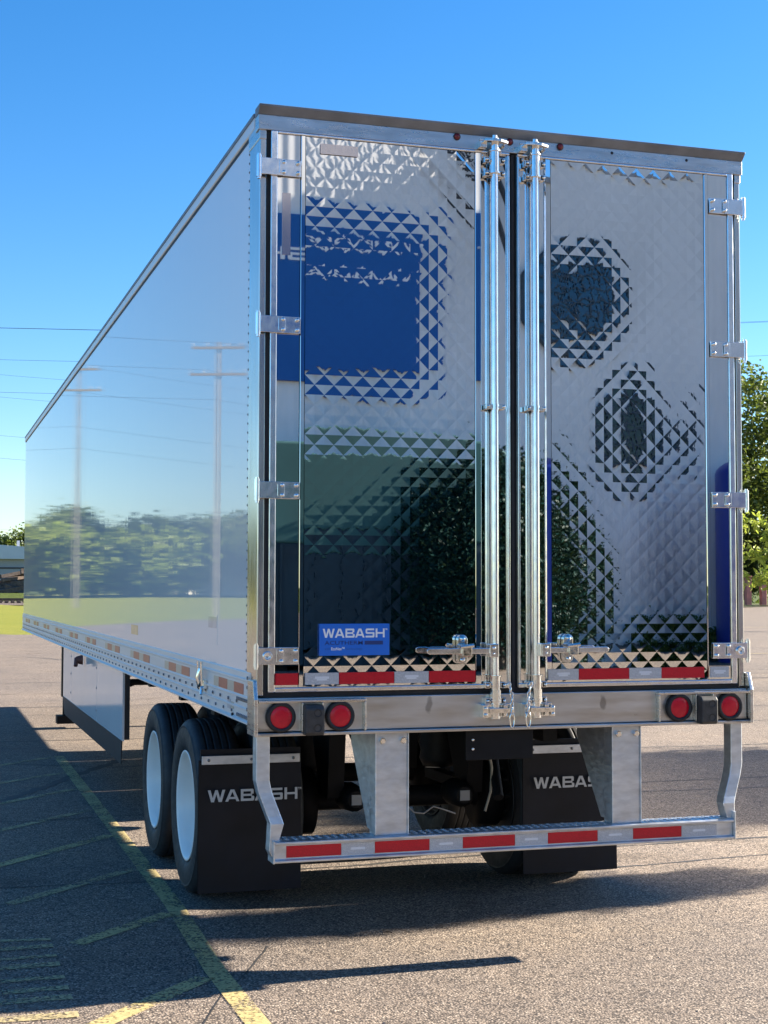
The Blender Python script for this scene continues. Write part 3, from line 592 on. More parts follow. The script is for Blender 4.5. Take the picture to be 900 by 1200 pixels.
# measured segment edges (m)
red = [(-1.155, -.888), (-.720, -.445), (-.272, -.0), (.178, .447), (.645, .917)]
for a, c in red: MB().box(a, c, -.0150, -.0122, .543, .597).build('red_tape', TRED, U)
wh = [(-.886, -.722), (-.443, -.274), (.002, .176), (.449, .643), (.919, 1.12)]
for a, c in wh:
    MB().box(a, c, -.0150, -.0122, .543, .597).build('white_tape', TWHT, U)
    m_ = (a+c)/2; MB().box(m_-.035, m_+.035, -.0156, -.0151, .565, .576).build('tape_print', TPRINT, U)
# ------------------------------------------------------------------ mud flaps
for x0, x1, tx in ((-1.318, -.735, -1.272), (.630, 1.236, .686)):
    vs = []; nx, nz = 8, 8
    b = MB()
    for j in range(nz+1):
        for i in range(nx+1):
            u, w = i/nx, j/nz
            vs.append((x0+(x1-x0)*u+.006*(1-w)*(u-.5), 1.38-.022*(1-w)**2*math.sin(2.2*u+.4)+.006*math.sin(3*w+2*u), .114+(.845-.114)*w))
    f = [(j*(nx+1)+i, j*(nx+1)+i+1, (j+1)*(nx+1)+i+1, (j+1)*(nx+1)+i) for j in range(nz) for i in range(nx)]
    b.add(vs, f, True); b.add([(x, y+.010, z) for x, y, z in vs], [t[::-1] for t in f], True); b.box(x0+.01, x1-.0, 1.385, 1.395, .80, .905)
    fl_ = b.build('mud_flap', FLAP, T, recalc=False)
    g = MB(); g.box(x0+.012, x1-.012, 1.352, 1.362, .824, .872)
    g.build('clamp_bar', GALV, fl_, .002)
    for i in range(3): MB().lathe([(0, 1.344), (.008, 1.346), (.008, 1.352)], (x0+.05+i*(x1-x0-.10)/2, 0, .848), 'y', 8).build('bolt', RIV, fl_)
    wabash('flap_lettering', tx, .617, .535, .066, 1.3535, FLAPTX, fl_, .001)
# ------------------------------------------------------------------ running gear
INNERRIM = mat('dark_inner_rim', (.02, .02, .021), .5, 0, .3, 10)
def wheel(xc, y, s, deep):
    """s: outward side; xc: tyre centre plane"""
    w = empty('wheel', (xc, y, .512), T); c = (xc, y, .512)
    half = [(.318, .100), (.325, .118), (.36, .134), (.41, .140), (.455, .136), (.464, .1345), (.467, .1372), (.471, .1365), (.474, .1300), (.485, .126), (.500, .112), (.5085, .098)]
    tread = []
    for g in (.064, .022, -.022, -.064): tread += [(.511, g+.012), (.511, g+.0046), (.503, g+.004), (.503, g-.004), (.511, g-.0046), (.511, g-.012)]
    prof = half+tread+[(r, -h) for r, h in half[::-1]]
    MB().lathe(prof, c, 'x', 56).build('tyre', TYRE, w)
    d = .155 if deep else -.02
    rp = [(.322, .118), (.326, .126), (.316, .128), (.308, .120), (.300, .104), (.290, .085), (.284, .085-d*.75), (.262, .075-d), (.20, .070-d), (.13, .070-d), (.128, .10-d), (.09, .11-d), (.085, .14-d), (0, .145-d)]
    b = MB().lathe([(r, s*h) for r, h in rp], c, 'x', 48)
    for i in range(10):
        t = 2*math.pi*i/10; p0 = Vector((xc+s*(.07-d), y+.165*math.cos(t), .512+.165*math.sin(t))); b.tube([p0, p0+Vector((s*.035, 0, 0))], .016, 6)
    b.build('rim', WHEELW if deep else INNERRIM, w)
    return w
for y in (2.0, 3.25):
    for s in (-1, 1):
        wheel(s*1.158, y, s, True); wheel(s*.815, y, -s, False)
    a = MB().tube([(-1.0, y, .512), (-.62, y, .512), (-.52, y, .512), (.52, y, .512), (.62, y, .512), (1.0, y, .512)], [.11, .11, .065, .065, .11, .11], 14); a.build('axle', CHASSIS, T)
    for s in (-1, 1):
        MB().lathe([(0, -.05), (.20, -.05), (.205, .08), (.11, .10)], (s*.60, y, .512), 'x', 24).build('brake_drum', CHASSIS, T)
        bc = MB().tube([(s*.34, y-.40, .56), (s*.34, y-.37, .56), (s*.34, y-.22, .56), (s*.34, y-.13, .56)], [.05, .075, .085, .06], 14).build('brake_chamber', CHASSIS, T)
        MB().box(s*.34-.03, s*.34+.03, y-.405-.004, y-.402, .53, .59).build('brake_label', mat('brake_label', (.32, .32, .32)), bc)
        MB().prism([(y-.35, .98), (y+.10, .98), (y-.12, .58), (y-.30, .56)], 'x', s*.44-.05, s*.44+.05).build('hanger', CHASSIS, T)
        MB().lathe([(.02, -.16), (.10, -.15), (.125, -.10), (.115, -.05), (.13, 0), (.115, .05), (.125, .10), (.10, .15), (.02, .16)], (s*.44, y+.36, .80), 'z', 18).build('air_spring', BLACK, T)
        MB().box(s*.44-.045, s*.44+.045, y-.25, y+.50, .56, .625).build('trailing_arm', CHASSIS, T)
for s in (-1, 1):
    MB().box(s*.44-.04, s*.44+.04, .55, 6.2, .985, 1.195).build('slider_rail', CHASSIS, T)
    MB().tube([(s*.34, 1.05, .62), (s*.42, 1.40, .98)], .03, 10).build('shock_absorber', CHASSIS, T)
for y in (.50, 1.45, 2.56, 3.9, 5.2): MB().box(-1.22, 1.22, y, y+.10, 1.09, 1.199).build('cross_member', CHASSIS, T)
MB().box(-.252, .105, -.002, .006, .965, 1.108).build('licence_bracket', CHASSIS, T, .003)
q = MB()
for z in (1.02, 1.065): q.lathe([(0, -.010), (.008, -.008), (.008, -.002)], (-.215, 0, z), 'y', 8)
q.build('bracket_bolt', CHROME, T)
MB().tube([(-.52, 4.55, .86), (-.50, 4.55, .86), (.50, 4.55, .86), (.52, 4.55, .86)], [.09, .14, .14, .09], 20).build('air_tank', CHASSIS, T)
MB().tube([(.24, 1.10, 1.02), (.30, 1.12, .92), (.335, 1.14, .78), (.335, 1.16, .64), (.30, 1.16, .53)], .007, 8).build('air_hose', mat('hose_grey', (.25, .23, .18)), T)
MB().tube([(-.25, .95, .62), (-.20, .95, .575), (-.14, .96, .565), (-.08, .97, .60), (-.02, .98, .58), (.06, 1.0, .55)], .005, 6).build('air_hose', mat('hose_pale', (.22, .22, .22)), T)
# front running gear: landing legs
for s in (-1, 1):
    lg = MB(); lg.box(s*.98-.07, s*.98+.07, 12.6, 12.74, .40, 1.2); lg.box(s*.98-.05, s*.98+.05, 12.62, 12.72, .16, .40)
    g = lg.build('landing_leg', CHASSIS, T); MB().box(s*.98-.13, s*.98+.13, 12.55, 12.79, .06, .16).build('foot', CHASSIS, g)
# ------------------------------------------------------------------ aerodynamic skirts
for s in (-1, 1):
    X = s*1.272; K = empty('side_skirt', (X, 7.4, .41), T)
    for y0, y1, z0 in ((4.93, 6.70, .600), (6.706, 9.05, .600), (9.056, 9.95, .590)):
        MB().box(X-.008, X+.008, y0, y1-.004, z0, 1.154).build('skirt_panel', SKIRTW, K)
    nn = 13; vs = []
    ys = [5.02+(9.95-5.02)*i/(nn-1) for i in range(nn)]
    vs = []
    for i, y in enumerate(ys): yt = 4.93+(9.95-4.93)*i/(nn-1); vs += [(X+s*.012, yt, .604), (X-s*.01, y+.12*(1 if i == 0 else 0), .40), (X-s*.016, y+.12*(1 if i == 0 else 0), .40), (X+s*.004, yt, .604)]
    MB().add(vs, [(i*4+k_, i*4+(k_+1) % 4, i*4+4+(k_+1) % 4, i*4+4+k_) for i in range(nn-1) for k_ in range(4)]+[(0, 1, 2, 3), (4*nn-1, 4*nn-2, 4*nn-3, 4*nn-4)]).build('skirt_lip', SKIRTB, K)
    MB().box(X-s*.012, X-s*.05, 4.935, 4.975, .61, 1.154).build('skirt_brace', SKIRTB, K)
    MB().tube([(X-s*.05, 4.95, 1.06), (X-s*.75, 4.98, 1.06)], .028, 6).build('skirt_brace', CHASSIS, K)
    MB().tube([(X-s*.05, 4.95, 1.04), (X-s*.45, 4.98, 1.19)], .02, 6).build('skirt_brace', CHASSIS, K)
    MB().prism([(9.90, 1.15), (10.35, 1.15), (10.34, 1.12), (10.05, 1.10), (9.96, .85), (9.90, .85)], 'x', X-s*.02, X-s*.05).build('skirt_brace', CHASSIS, K)
    r = MB()
    for y in (6.70, 9.05):
        for z in (.70, .90, 1.08): rivet(r, X+s*.008, y+.025, z, (s, 0), .012, .004)
    tag(r.build('rivet', RIV, K), kind='stuff')
cl = MB(); cl.tube([(-1.30, 7.75, 1.105), (-1.36, 7.75, 1.105)], [.05, .035], 10); cl.tube([(-1.36, 7.75, 1.12), (-1.37, 7.70, 1.05)], .02, 8); cl.build('side_marker', mat('marker_brown', (.16, .05, .03)), T)

# ------------------------------------------------------------------ vegetation
def quads_mesh(name, V, m):
    """V: (n,4,3) array of leaf quads"""
    n = len(V); me = bpy.data.meshes.new(name); me.vertices.add(n*4); me.vertices.foreach_set('co', V.reshape(-1))
    me.loops.add(n*4); me.loops.foreach_set('vertex_index', np.arange(n*4, dtype=np.int32)); me.polygons.add(n)
    me.polygons.foreach_set('loop_start', np.arange(0, n*4, 4, dtype=np.int32)); me.polygons.foreach_set('loop_total', np.full(n, 4, dtype=np.int32))
    me.materials.append(m); me.update(calc_edges=True); return me
def leaf_quads(C, size, rng, droop=0.0, aspect=0.55):
    n = len(C); d = rng.normal(size=(n, 3)); d[:, 2] = d[:, 2]*.7-droop; d /= np.linalg.norm(d, axis=1)[:, None]
    e = rng.normal(size=(n, 3)); e -= d*(e*d).sum(1)[:, None]; e /= np.linalg.norm(e, axis=1)[:, None]
    s = size*rng.uniform(.6, 1.3, (n, 1)); w = s*aspect*.5
    return np.stack([C, C+d*s*.45+e*w, C+d*s, C+d*s*.45-e*w], axis=1)
def crown_points(rng, blobs, n, clump, per, fill=.35):
    """clumps spread through the shell of several ellipsoids; leaves scatter round each clump"""
    out = []; vol = np.array([b[3]*b[4]*b[5] for b in blobs])**.67; vol /= vol.sum()
    for b, f in zip(blobs, vol):
        m = max(2, int(n*f/per)); d = rng.normal(size=(m, 3)); d /= np.linalg.norm(d, axis=1)[:, None]
        r = rng.uniform(fill, 1.0, (m, 1))**.5*rng.uniform(.82, 1.10, (m, 1))
        c = np.array(b[:3])+d*r*np.array(b[3:6]); c = np.repeat(c, per, 0)
        out.append(c+rng.normal(size=c.shape)*clump*np.array([1, 1, .65]))
    return np.concatenate(out)
def trunk_mb(h, r, limbs, rng, lean=(0, 0)):
    b = MB(); pts = [(lean[0]*t*t, lean[1]*t*t, h*t) for t in (0, .03, .2, .45, .7, 1)]
    b.tube(pts, [r*1.5, r*1.1, r*.9, r*.72, r*.5, r*.15], 9)
    for (t, dx, dy, dz, rr) in limbs:
        p = Vector((lean[0]*t*t, lean[1]*t*t, h*t)); q = p+Vector((dx, dy, dz)); mid = p.lerp(q, .5)+Vector((0, 0, abs(dz)*.12+.05))
        b.tube([p, mid, q], [r*rr, r*rr*.65, r*rr*.2], 7)
    return b
def tree(name, loc, blobs, n, leafsize, clump, per, m, h, r, label, cat, group=None, seed=1, limbs=None, fill=.35, droop=.15, rotz=0, lean=(0, 0)):
    rng = np.random.default_rng(seed); root = empty(name, loc)
    P = crown_points(rng, blobs, n, clump, per, fill); V = leaf_quads(P, leafsize, rng, droop)
    me = quads_mesh('crown', V, m); o = bpy.data.objects.new('crown', me); COL.objects.link(o); place(o, loc, root)
    if limbs is None:
        limbs = []
        for b in blobs:
            t = max(.25, min(.75, (b[2]-b[5]*.9)/h)); limbs.append((t, b[0], b[1], b[2]-h*t, .5))
    tm = trunk_mb(h, r, limbs, rng, lean)
    tm.v = [(x+loc[0], y+loc[1], z+loc[2]) for x, y, z in tm.v]
    tm.build('trunk', BARK, root)
    root.rotation_euler.z = rotz; tag(root, label, cat, group); return root
def place_copy(root, loc, rotz, scale, label, group):
    c = root.copy(); COL.objects.link(c); c.location = loc; c.rotation_euler.z = rotz; c.scale = (scale[0], scale[0], scale[1]); WPOS[c.name] = Vector(loc)
    for ch in root.children:
        d = ch.copy(); COL.objects.link(d); d.parent = c; d.location = ch.location
    c['label'] = label; c['group'] = group; return c
def blob_set(rng, R, H, n, z0=.32):
    out = []
    for i in range(n):
        a = rng.uniform(0, 6.28); q = rng.uniform(.15, .62)*R; z = H*rng.uniform(z0, .88); rr = R*rng.uniform(.30, .48)*(1.15-.45*abs(z/H-.55)); out.append((q*math.cos(a), q*math.sin(a), z, rr, rr, rr*rng.uniform(.65, .95)))
    out.append((0, 0, H*.62, R*.55, R*.55, H*.26)); out.append((0, 0, H*.86, R*.34, R*.34, H*.13)); return out
# belt of trees along the far side of the verge: mirrored in the trailer's white side, its right end seen past the trailer
rng = np.random.default_rng(5); protos = []
BELT = 'trees in the belt beyond the grass verge'
for i, (R, H, m) in enumerate(((4.2, 8.6, LEAF1), (4.8, 8.4, LEAF2), (3.4, 7.6, LEAF2), (5.2, 9.0, LEAF1), (2.6, 4.2, LEAF3))):
    t = tree('broadleaf_tree' if i < 4 else 'bush', (-32+i*6.0, 142+(i % 2)*3-(4.5 if i == 4 else 0), .9), blob_set(rng, R, H, 8 if i < 4 else 5, .32 if i < 4 else .2), 5200 if i < 4 else 3000, .50, .55, 14, m, H*.8, .22, 'green broadleaf tree in the dense belt beyond the grass verge' if i < 4 else 'pale green bush in front of the dense tree belt', 'tree' if i < 4 else 'bush', BELT if i < 4 else 'bushes in front of the tree belt', 20+i)
    protos.append(t)
for i in range(38):
    x = -62+i*1.62+rng.uniform(-.9, .9)
    if x > 5: continue
    if -37.5 < x < -26.5: y = 152+rng.uniform(0, 6)
    else: y = 143+rng.uniform(0, 9)
    s = rng.uniform(.72, 1.02); place_copy(protos[i % 4], (x, y, .85 if x < -5 else .5), rng.uniform(0, 6.28), (s, s*rng.uniform(.80, 1.02)), 'green broadleaf tree in the dense belt beyond the grass verge', BELT)
for i in range(15):
    x = -27+i*2.2+rng.uniform(-.8, .8); s = rng.uniform(.7, 1.15)
    if -37.5 < x < -27 or x > -3: continue
    place_copy(protos[4], (x, 139+rng.uniform(-1, 1.5), .85), rng.uniform(0, 6.28), (s*1.7, s*1.35), 'pale green bush in front of the dense tree belt', 'bushes in front of the tree belt')
# farther row behind the shed, seen at the left edge
for i in range(9):
    s = rng.uniform(1.15, 1.5); place_copy(protos[(i*3) % 4], (-6+i*4.4, 258+rng.uniform(-6, 8), 0), rng.uniform(0, 6.28), (s, s*1.02), 'dark green tree rising behind the grey shed roof', 'trees behind the grey shed')
# big tree group at the right edge
rng = np.random.default_rng(9)
bl = [(-8.3, 0, 18.5, 3.6, 4, 3.6), (-9.6, -1, 13.0, 3.4, 4, 3.0), (-6.5, 1, 22.0, 4.2, 4, 2.6), (-3, 0, 23.5, 4.8, 5, 3.0), (-5, -2, 15, 5, 5, 5), (3, 0, 20, 6, 6, 5), (-8.8, -1.5, 8.5, 3.2, 4, 2.6), (6, 0, 12, 6, 6, 5), (0, 0, 12, 7, 6, 5)]
tree('tall_tree', (75.5, 127.5, 0), bl, 30000, .55, .70, 20, LEAF1, 21, .55, 'tall loose-crowned green tree behind the right rear corner of the trailer', 'tree', seed=31, limbs=[(.35, -7.5, 0, 8, .5), (.45, -7.5, -1, 4, .35), (.5, -5.5, 1, 10, .4), (.5, 5, 0, 8, .5), (.3, -8, -1, 2.5, .3)], fill=.2)
bl = [(-5, 0, 4.4, 3.4, 3, 3.8), (-1, 1, 6, 4, 3, 4.5), (4, 0, 5, 4, 3, 4.6), (-8.5, 0, 3.0, 2.6, 2, 2.7), (-7.5, 0, 6.0, 2.6, 2, 2.7)]
tree('understorey_tree', (78, 132, 0), bl, 17000, .55, .60, 20, LEAF2, 7, .3, 'dark dense low tree under the tall tree behind the red posts', 'tree', seed=32, fill=.1)
# red posts
for i in range(2):
    px = 75.45+i*1.7; py = 122.6
    b = MB(); b.prism([(px-.27+.54*c, py+d) for c, d in ((0, -.27), (1, -.27), (1, .27), (0, .27))], 'z', 0, 3.0); b.box(px-.31, px+.31, py-.31, py+.31, 2.9, 3.02)
    o = b.build('gate_post', REDP, None, .03); tag(o, 'faded red post on the mulch bed, nearer to the trailer corner' if i == 0 else 'faded red post on the mulch bed, the one farther from the trailer', 'post', 'red posts by the mulch bed')
# near tree whose sunlit low branches reach in from the right
NT = (15.72, 19.7, 0); rng = np.random.default_rng(12)
root = empty('young_tree', NT); P = []; tb = trunk_mb(5.6, .085, [], rng)
tips = [(-2.15, .8, 3.28), (-2.05, .9, 2.62), (-2.0, 1.0, 2.05), (-1.55, .5, 2.95), (-1.3, .9, 2.2), (-1.2, .2, 3.6), (-.6, -1.4, 3.0), (.9, -1.2, 3.2), (1.5, .5, 3.0), (1.2, .4, 4.2), (-.9, .3, 4.5), (.2, -.9, 4.6), (.3, .9, 5.0), (0, 0, 5.6), (.6, 1.6, 3.4)]
for t in tips:
    z0 = max(1.4, t[2]-.65); p0 = Vector((0, 0, z0)); p1 = Vector(t); mid = p0.lerp(p1, .5)+Vector((0, 0, .16)); tb.tube([p0, mid, p1], [.034, .022, .007], 6)
    for q in range(70):
        f = rng.uniform(.12, 1.04); c = np.array(p0.lerp(mid, f*2) if f < .5 else mid.lerp(p1, f*2-1)); c = c+rng.normal(size=3)*np.array([.15, .15, .085])+np.array([0, 0, -.03]); P.append(c+rng.normal(size=(7, 3))*.055)
V = leaf_quads(np.concatenate(P), .15, rng, .55, .5); o = bpy.data.objects.new('crown', quads_mesh('crown', V, LEAF4)); COL.objects.link(o); place(o, NT, root)
tb.v = [(x+NT[0], y+NT[1], z) for x, y, z in tb.v]; tb.build('trunk', BARK, root)
tag(root, 'young tree with bright sunlit leaves hanging in beside the trailer', 'tree')
# two trees standing to the right of the trailer; their shade lies on the asphalt
rng = np.random.default_rng(15)
bl = [(0, 0, 6.6, 2.4, 2.1, 2.1), (-1.6, .9, 5.6, 1.6, 1.2, 1.2), (1.8, -.8, 6.2, 1.7, 1.3, 1.4), (.4, 1.4, 7.6, 1.5, 1.2, 1.2), (-.6, -1.3, 7.2, 1.4, 1.1, 1.2)]
tree('shade_tree', (20.4, 6.7, 0), bl, 36000, .17, .22, 16, LEAF1, 7.2, .15, 'broad green tree shading the asphalt right of the trailer', 'tree', seed=41, fill=.1)
bl = [(0, 0, 4.35, .50, .34, .55), (.1, -.1, 4.9, .42, .28, .5), (-.1, .12, 3.9, .36, .26, .35)]
tree('slender_tree', (10.7, 1.9, 0), bl, 8000, .11, .09, 12, LEAF1, 4.6, .055, 'slender upright tree casting a thin shadow behind the trailer', 'tree', seed=42, fill=.05)

# ------------------------------------------------------------------ far left: shed, timber pile, railway
b = MB(); b.box(-8, 30, 216, 240, 0, 7.2); b.v[4:] = b.v[4:]
S = MB().prism([(216, 0), (240, 0), (240, 5.8), (216, 5.8)], 'x', -10, 34).build('shed', GREYW, None); tag(S, 'long low grey metal shed with a pale roof beyond the railway', 'shed')
MB().prism([(-10.6, 9.2), (34.6, 6.0), (34.6, 5.81), (-10.6, 5.81)], 'y', 215.2, 240.6).build('roof', PALEROOF, S)
MB().box(10.9, 11.3, 219, 219.4, 6.2, 8.6).build('vent_pipe', PALEROOF, S)
MB().box(-9.9, 33.9, 215.90, 215.97, 4.4, 4.6).build('trim_band', WIRE, S)
rng = random.Random(4)
pile = empty('timber_pile', (8, 186, 0)); tag(pile, 'heap of old weathered timbers stacked beside the railway', 'timber pile')
base = None
for i in range(70):
    lv = rng.choice((0, 0, 1, 1, 2, 2, 3, 4)); x = 8+rng.uniform(-7, 7); y = 185+rng.uniform(-1.2, 2.2); z = .45+lv*.78+rng.uniform(-.1, .25)
    ln = rng.uniform(1.4, 3.0); w = rng.uniform(.22, .42); a = rng.uniform(-.45, .45); tl = rng.uniform(-.28, .28)
    me_o = MB().box(x-ln, x+ln, y-w, y+w, z-w*.8, z+w*.8).build('timber', WOOD, pile); me_o.rotation_euler = (rng.uniform(-.4, .4), tl, a)
tr = empty('railway_track', (2, 160, .05)); tag(tr, 'railway track on brown ballast beyond the grass verge', 'railway track')
for y in (155.2, 156.7, 166.0, 167.5): MB().box(-29, 33, y-.06, y+.06, .30, .48).build('rail', BRNZ, tr)
sp = MB().box(-.13, .13, 154.7, 157.2, .06, .29).build('sleeper', WOOD, tr)
for i in range(96):
    if i: clone(sp, (-28.5+i*.64, 0, 0), tr)
sp2 = None
for i in range(96): clone(sp, (-28.5+i*.64, 10.8, 0), tr)
MB().add([(-30, 176, .02), (34, 176, .02), (34, 182, 1.0), (-30, 182, 1.0), (34, 216, .8), (-30, 216, .8)], [(0, 1, 2, 3), (3, 2, 4, 5)]).build('bank', ROUGHG)
tag(bpy.data.objects['bank'], kind='structure')

# ------------------------------------------------------------------ utility poles and wires
def utility_pole(x, y, h, label, ang=.35):
    r = empty('utility_pole', (x, y, 0)); tag(r, label, 'utility pole', 'utility poles along the lot')
    MB().tube([(x, y, 0), (x, y, h*.5), (x, y, h)], [.12, .105, .08], 12).build('pole', POLEW, r)
    ca, sa = math.cos(ang), math.sin(ang)
    for z, w in ((h-.35, 1.5), (h-1.9, 1.7)):
        MB().add([(x+ca*t-sa*q, y+sa*t+ca*q-.16*ca, z+e) for t in (-w, w) for q in (-.06, .06) for e in (-.07, .07)], [(0,1,3,2),(4,6,7,5),(0,4,5,1),(2,3,7,6),(0,2,6,4),(1,5,7,3)]).build('cross_arm', POLEW, r)
        for t in (-.92, -.5, .5, .92): MB().lathe([(0, .0), (.05, .02), (.06, .1), (.035, .13), (.05, .17), (.02, .22)], (x+ca*t*w, y+sa*t*w-.16, z+.07), 'z', 8).build('insulator', GREYW, r)
utility_pole(-16.1, 77.6, 16.0, 'wooden utility pole with two cross-arms mirrored near the rear of the white side')
utility_pole(-10.8, 104.0, 18.2, 'taller wooden utility pole with cross-arms mirrored near the front of the white side')
utility_pole(63, 50, 16.4, 'wooden utility pole standing far right of the parking lot', -.4)
utility_pole(96, 84, 17.0, 'wooden utility pole at the far right behind the tall tree', -.2)
def wire(a, c, sag, label):
    n = 14; pts = [Vector(a).lerp(Vector(c), t/n)-Vector((0, 0, sag*4*(t/n)*(1-t/n))) for t in range(n+1)]
    o = MB().tube(pts, .0075, 5).build('overhead_wire', WIRE); tag(o, label, 'wire', 'overhead wires'); return o
for dz, dx, lb in ((-.1, -1.2, 'first wire of the upper pair of overhead wires crossing behind the trailer'), (-.1, -.7, 'second wire of the upper pair of overhead wires crossing behind the trailer'), (-1.7, .8, 'black overhead wire a little below the upper pair'), (-3.4, .1, 'single lower black cable slung between the near poles')):
    wire((-16.1+dx, 77.3, 16.0+dz), (63+dx*.8, 49.8, 16.4+dz+.5), 1.5, lb)
    wire((-16.1+dx, 77.3, 16.0+dz), (-90+dx, 100, 16.0+dz), 1.6, lb.replace('crossing behind the trailer', 'running left from the near pole').replace('slung between the near poles', 'running left from the near pole')+('' if 'pair' in lb or 'single' in lb else ', left of the near pole'))
for dz, dx, lb in ((-.2, -1.0, 'distant overhead wire from the taller pole'), (-1.9, 1.0, 'distant overhead wire from the lower arm of the taller pole'), (-6.2, 0, 'lowest distant cable near the tree tops'), (-4.6, .2, 'low distant cable over the verge')):
    wire((-10.8+dx, 103.8, 18.2+dz), (96+dx, 83.8, 17.0+dz), 2.2, lb)
    wire((-10.8+dx, 103.8, 18.2+dz), (-100+dx, 122, 18.0+dz), 1.8, lb+', its span to the left')
wire((-60, 205, 10.5), (60, 214, 11.2), 1.0, 'far thin wire above the shed roof')
# cream building mirrored near the rear of the white side
Bc = MB().box(-38, -28.3, 146, 156, 0, 5.6).build('cream_building', CREAMW, None); tag(Bc, 'cream walled low building in a gap of the tree belt', 'building')
MB().box(-38.4, -27.9, 145.6, 156.4, 5.6, 5.95).build('roof', PALEROOF, Bc)
for x in (-36.5, -34.2, -31.9, -29.8):
    MB().box(x-.55, x+.55, 145.93, 145.99, 1.4, 3.6).build('window', GLASS, Bc)
# ------------------------------------------------------------------ the plant behind the photographer, mirrored in the doors
Y = -27.0
Pb = MB().box(-.5, 10.95, Y-14, Y, -.1, 13.6).build('plant_building', FACADE, None); tag(Pb, 'tall off-white plant building mirrored in the rear doors', 'building')
MB().box(10.95, 40, Y-14, Y, -.1, 12.85).build('wing', FACADE, Pb)
MB().box(10.951, 40.2, Y-13.9, Y+.12, 12.85, 13.0).build('coping', GREYW, Pb)
MB().box(20.5, 40, Y+.001, Y+3.3, -.1, 17.5).build('added_shade_bay', FACADE, Pb)  # unseen bay added to keep the sun off the wall, container and trees
sg = MB(); r_ = .35; x0, x1, z0, z1 = 3.6, 9.12, 6.66, 10.62; poly = []
for cx, cz, a0 in ((x1-r_, z1-r_, 0), (x0+r_, z1-r_, 90), (x0+r_, z0+r_, 180), (x1-r_, z0+r_, 270)):
    for q in range(0, 91, 15): poly.append((cx+r_*math.cos(math.radians(a0+q)), cz+r_*math.sin(math.radians(a0+q))))
sg.prism(poly, 'y', Y+.002, Y+.14); SG = sg.build('wall_sign', FBLUE, None); tag(SG, 'big blue wall sign with white lettering on the off-white plant building', 'sign')
wabash('sign_lettering', 8.45, 9.52, 3.9, .30, Y+.141, SIGNW, SG, .02, -1)
def facade_window(xa, xb, za, zb, cut, nxp, nzp, glass):
    oct_ = [(xa+cut, za), (xb-cut, za), (xb, za+cut), (xb, zb-cut), (xb-cut, zb), (xa+cut, zb), (xa, zb-cut), (xa, za+cut)]
    wdw = MB().prism(oct_, 'y', Y+.002, Y+.05).build('window', glass, Pb); g = MB()
    for i in range(1, nxp):
        x = xa+(xb-xa)*i/nxp; e = max(0, cut-min(x-xa, xb-x)); g.box(x-.03, x+.03, Y+.051, Y+.10, za+e, zb-e)
    for j in range(1, nzp):
        z = za+(zb-za)*j/nzp; e = max(0, cut-min(z-za, zb-z)); g.box(xa+e, xb-e, Y+.101, Y+.11, z-.03, z+.03)
    for a, c in zip(oct_, oct_[1:]+oct_[:1]): g.tube([(a[0], Y+.08, a[1]), (c[0], Y+.08, c[1])], .06, 6)
    g.build('frame', MUNTIN, wdw)
facade_window(11.35, 13.80, 7.70, 10.30, .72, 7, 7, GLASS)
facade_window(13.60, 15.05, 4.65, 6.85, .38, 4, 6, mat('dark_green_glass', (0.004, 0.022, 0.026), 0.15, 0, 0.2, 0.7))
# dark cables added to imitate wavy reflected lines in the left door
for i, (xa, xb, zb) in enumerate(((9.0, 10.9, 9.6), (9.35, 11.0, 10.6), (9.8, 11.0, 11.5), (10.2, 11.3, 12.0))):
    pts = [(xa+(xb-xa)*t, Y+.5, 13.4+(zb-13.4)*(t**1.6)) for t in [q/10 for q in range(11)]]
    o = MB().tube(pts, .075, 8).build('added_cable', WIRE); tag(o, 'thick dark cable added across the plant wall for the wavy lines mirrored in the door', 'cable', 'added cables on the plant wall')
# painted storage tanks
def tank(x, y, r, h, m, label, band=None):
    prof = [(r, 0), (r, h-r*.35)]+[(r*math.cos(t), h-r*.35+r*.35*math.sin(t)) for t in [q*math.pi/16 for q in range(1, 8)]]+[(0, h)]
    b = MB().lathe(prof, (x, y, 0), 'z', 36); o = b.build('storage_tank', m); tag(o, label, 'tank')
    if band: MB().lathe([(r+.012, .01), (r+.012, band)], (x, y, 0), 'z', 36).build('painted_band', NAVY, o)
    MB().tube([(x+r*.55, y+r*.88, .2), (x+r*.55, y+r*.88, h-r*.3)], .05, 8).build('pipe', GREYW, o)
    return o
cv = empty('covered_container', (6.8, Y+1.6, 0)); tag(cv, 'long teal covered container with rounded ends and a navy lower half by the plant wall', 'container')
pl = []
for cx_, a0 in ((9.6, 0), (4.05, 90)):
    for q in range(0, 91, 15): pl.append((cx_+.35*math.cos(math.radians(a0+q)), 4.62+.35*math.sin(math.radians(a0+q))))
MB().prism(pl+[(3.70, 2.76), (9.95, 2.76)], 'y', Y+.45, Y+2.7).build('cover', TEAL, cv, .05)
MB().box(3.72, 9.93, Y+.47, Y+2.68, .12, 2.759).build('body', NAVY, cv, .03)
for x in (4.6, 5.6, 6.6, 7.6, 8.6): MB().box(x-.03, x+.03, Y+2.681, Y+2.74, .15, 2.75).build('rib', NAVY, cv)
for x in (4.5, 9.2): MB().box(x-.3, x+.3, Y+.6, Y+2.5, 0, .119).build('skid', CHASSIS, cv)
tank(17.2, Y+1.9, 1.38, 5.1, TBLUE, 'bright blue domed storage tank at the right end of the plant wall')
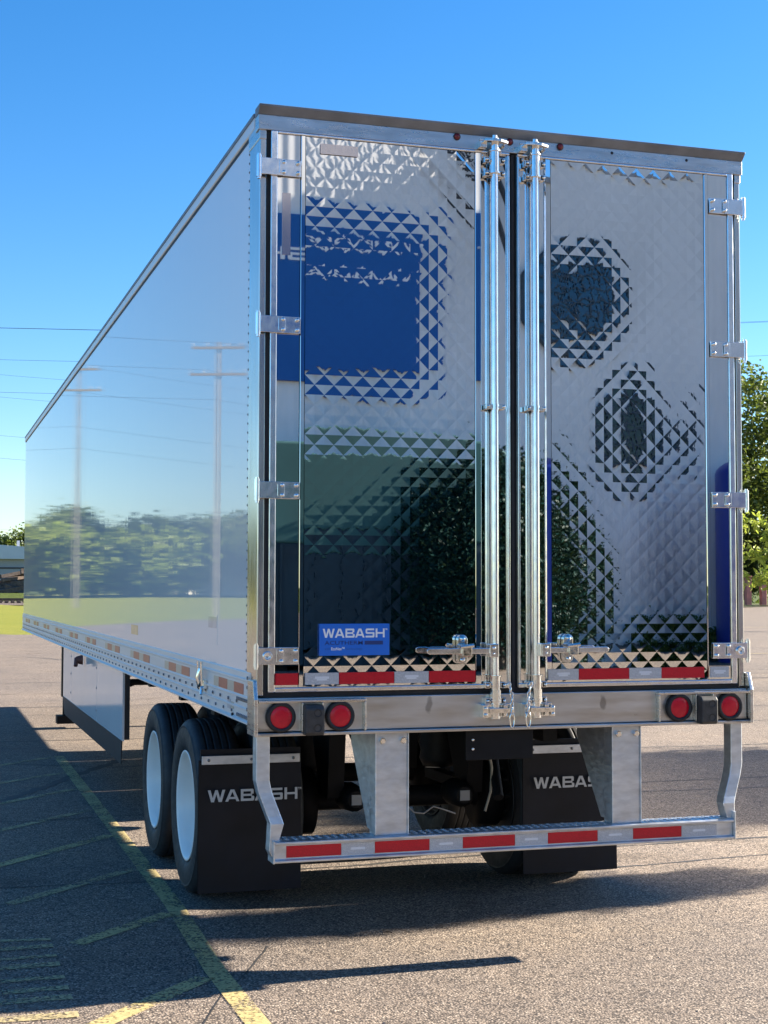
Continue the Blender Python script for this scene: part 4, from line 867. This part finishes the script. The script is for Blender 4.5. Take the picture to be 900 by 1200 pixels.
rng = np.random.default_rng(77)
for i, (x, h, R) in enumerate(((8.3, 4.3, 1.15), (9.5, 5.0, 1.3), (10.35, 5.0, .95), (10.95, 4.4, .55))):
    bl = [(0, 0, h*.3, R, R, h*.3), (0, 0, h*.58, R*.85, R*.85, h*.28), (0, 0, h*.82, R*.55, R*.55, h*.19), (R*.4, .2, h*.45, R*.6, R*.6, h*.3)]
    tree('columnar_tree', (x, Y+3.15 if i < 2 else Y+2.5, 0), bl, 20000, .11, .13, 12, LEAFT, h*.9, .09, ('low dense dark tree in front of the teal container', 'taller dense dark tree at the right end of the teal container', 'dense dark tree between the teal container and the smaller end tree', 'smallest dark blue-green tree ending the row by the plant wall')[i], 'tree', seed=50+i, fill=.2)
for i, x in enumerate((14.3, 15.1, 16.0)):
    tree('shrub', (x, Y+1.0, 0), [(0, 0, .42, .5, .45, .40), (.3, .1, .3, .35, .35, .3)], 1100, .14, .10, 8, LEAF1, .6, .02, ('low green shrub at the foot of the plant wall under the lower window', 'low green shrub, the middle one at the foot of the plant wall', 'low green shrub next to the blue tank')[i], 'shrub', seed=60+i)
# grit and bits lying on the asphalt
rng = random.Random(8); b = MB()
for i in range(260):
    x = rng.uniform(-2.6, 3.0); y = rng.uniform(-1.6, 3.5); r_ = rng.uniform(.003, .009); a = rng.uniform(0, 6.28)
    v = [(x+r_*math.cos(a+t)*rng.uniform(.6, 1.2), y+r_*math.sin(a+t)*rng.uniform(.6, 1.2), .001) for t in (0, 1.6, 3.1, 4.7)]
    b.add(v+[(x, y, r_*.9)], [(0, 1, 4), (1, 2, 4), (2, 3, 4), (3, 0, 4)])
o = b.build('grit', mat('grit_stone', (.22, .18, .15), .9, 0, .5, 60)); tag(o, 'loose stone grit scattered on the asphalt', kind='stuff')
b = MB(); b.tube([(-.48, .62, .012), (-.46, .63, .018), (-.43, .62, .010)], [.004, .008, .004], 6); o = b.build('dead_leaf', BARK); tag(o, 'small dark curled leaf lying on the sunlit asphalt', 'leaf')
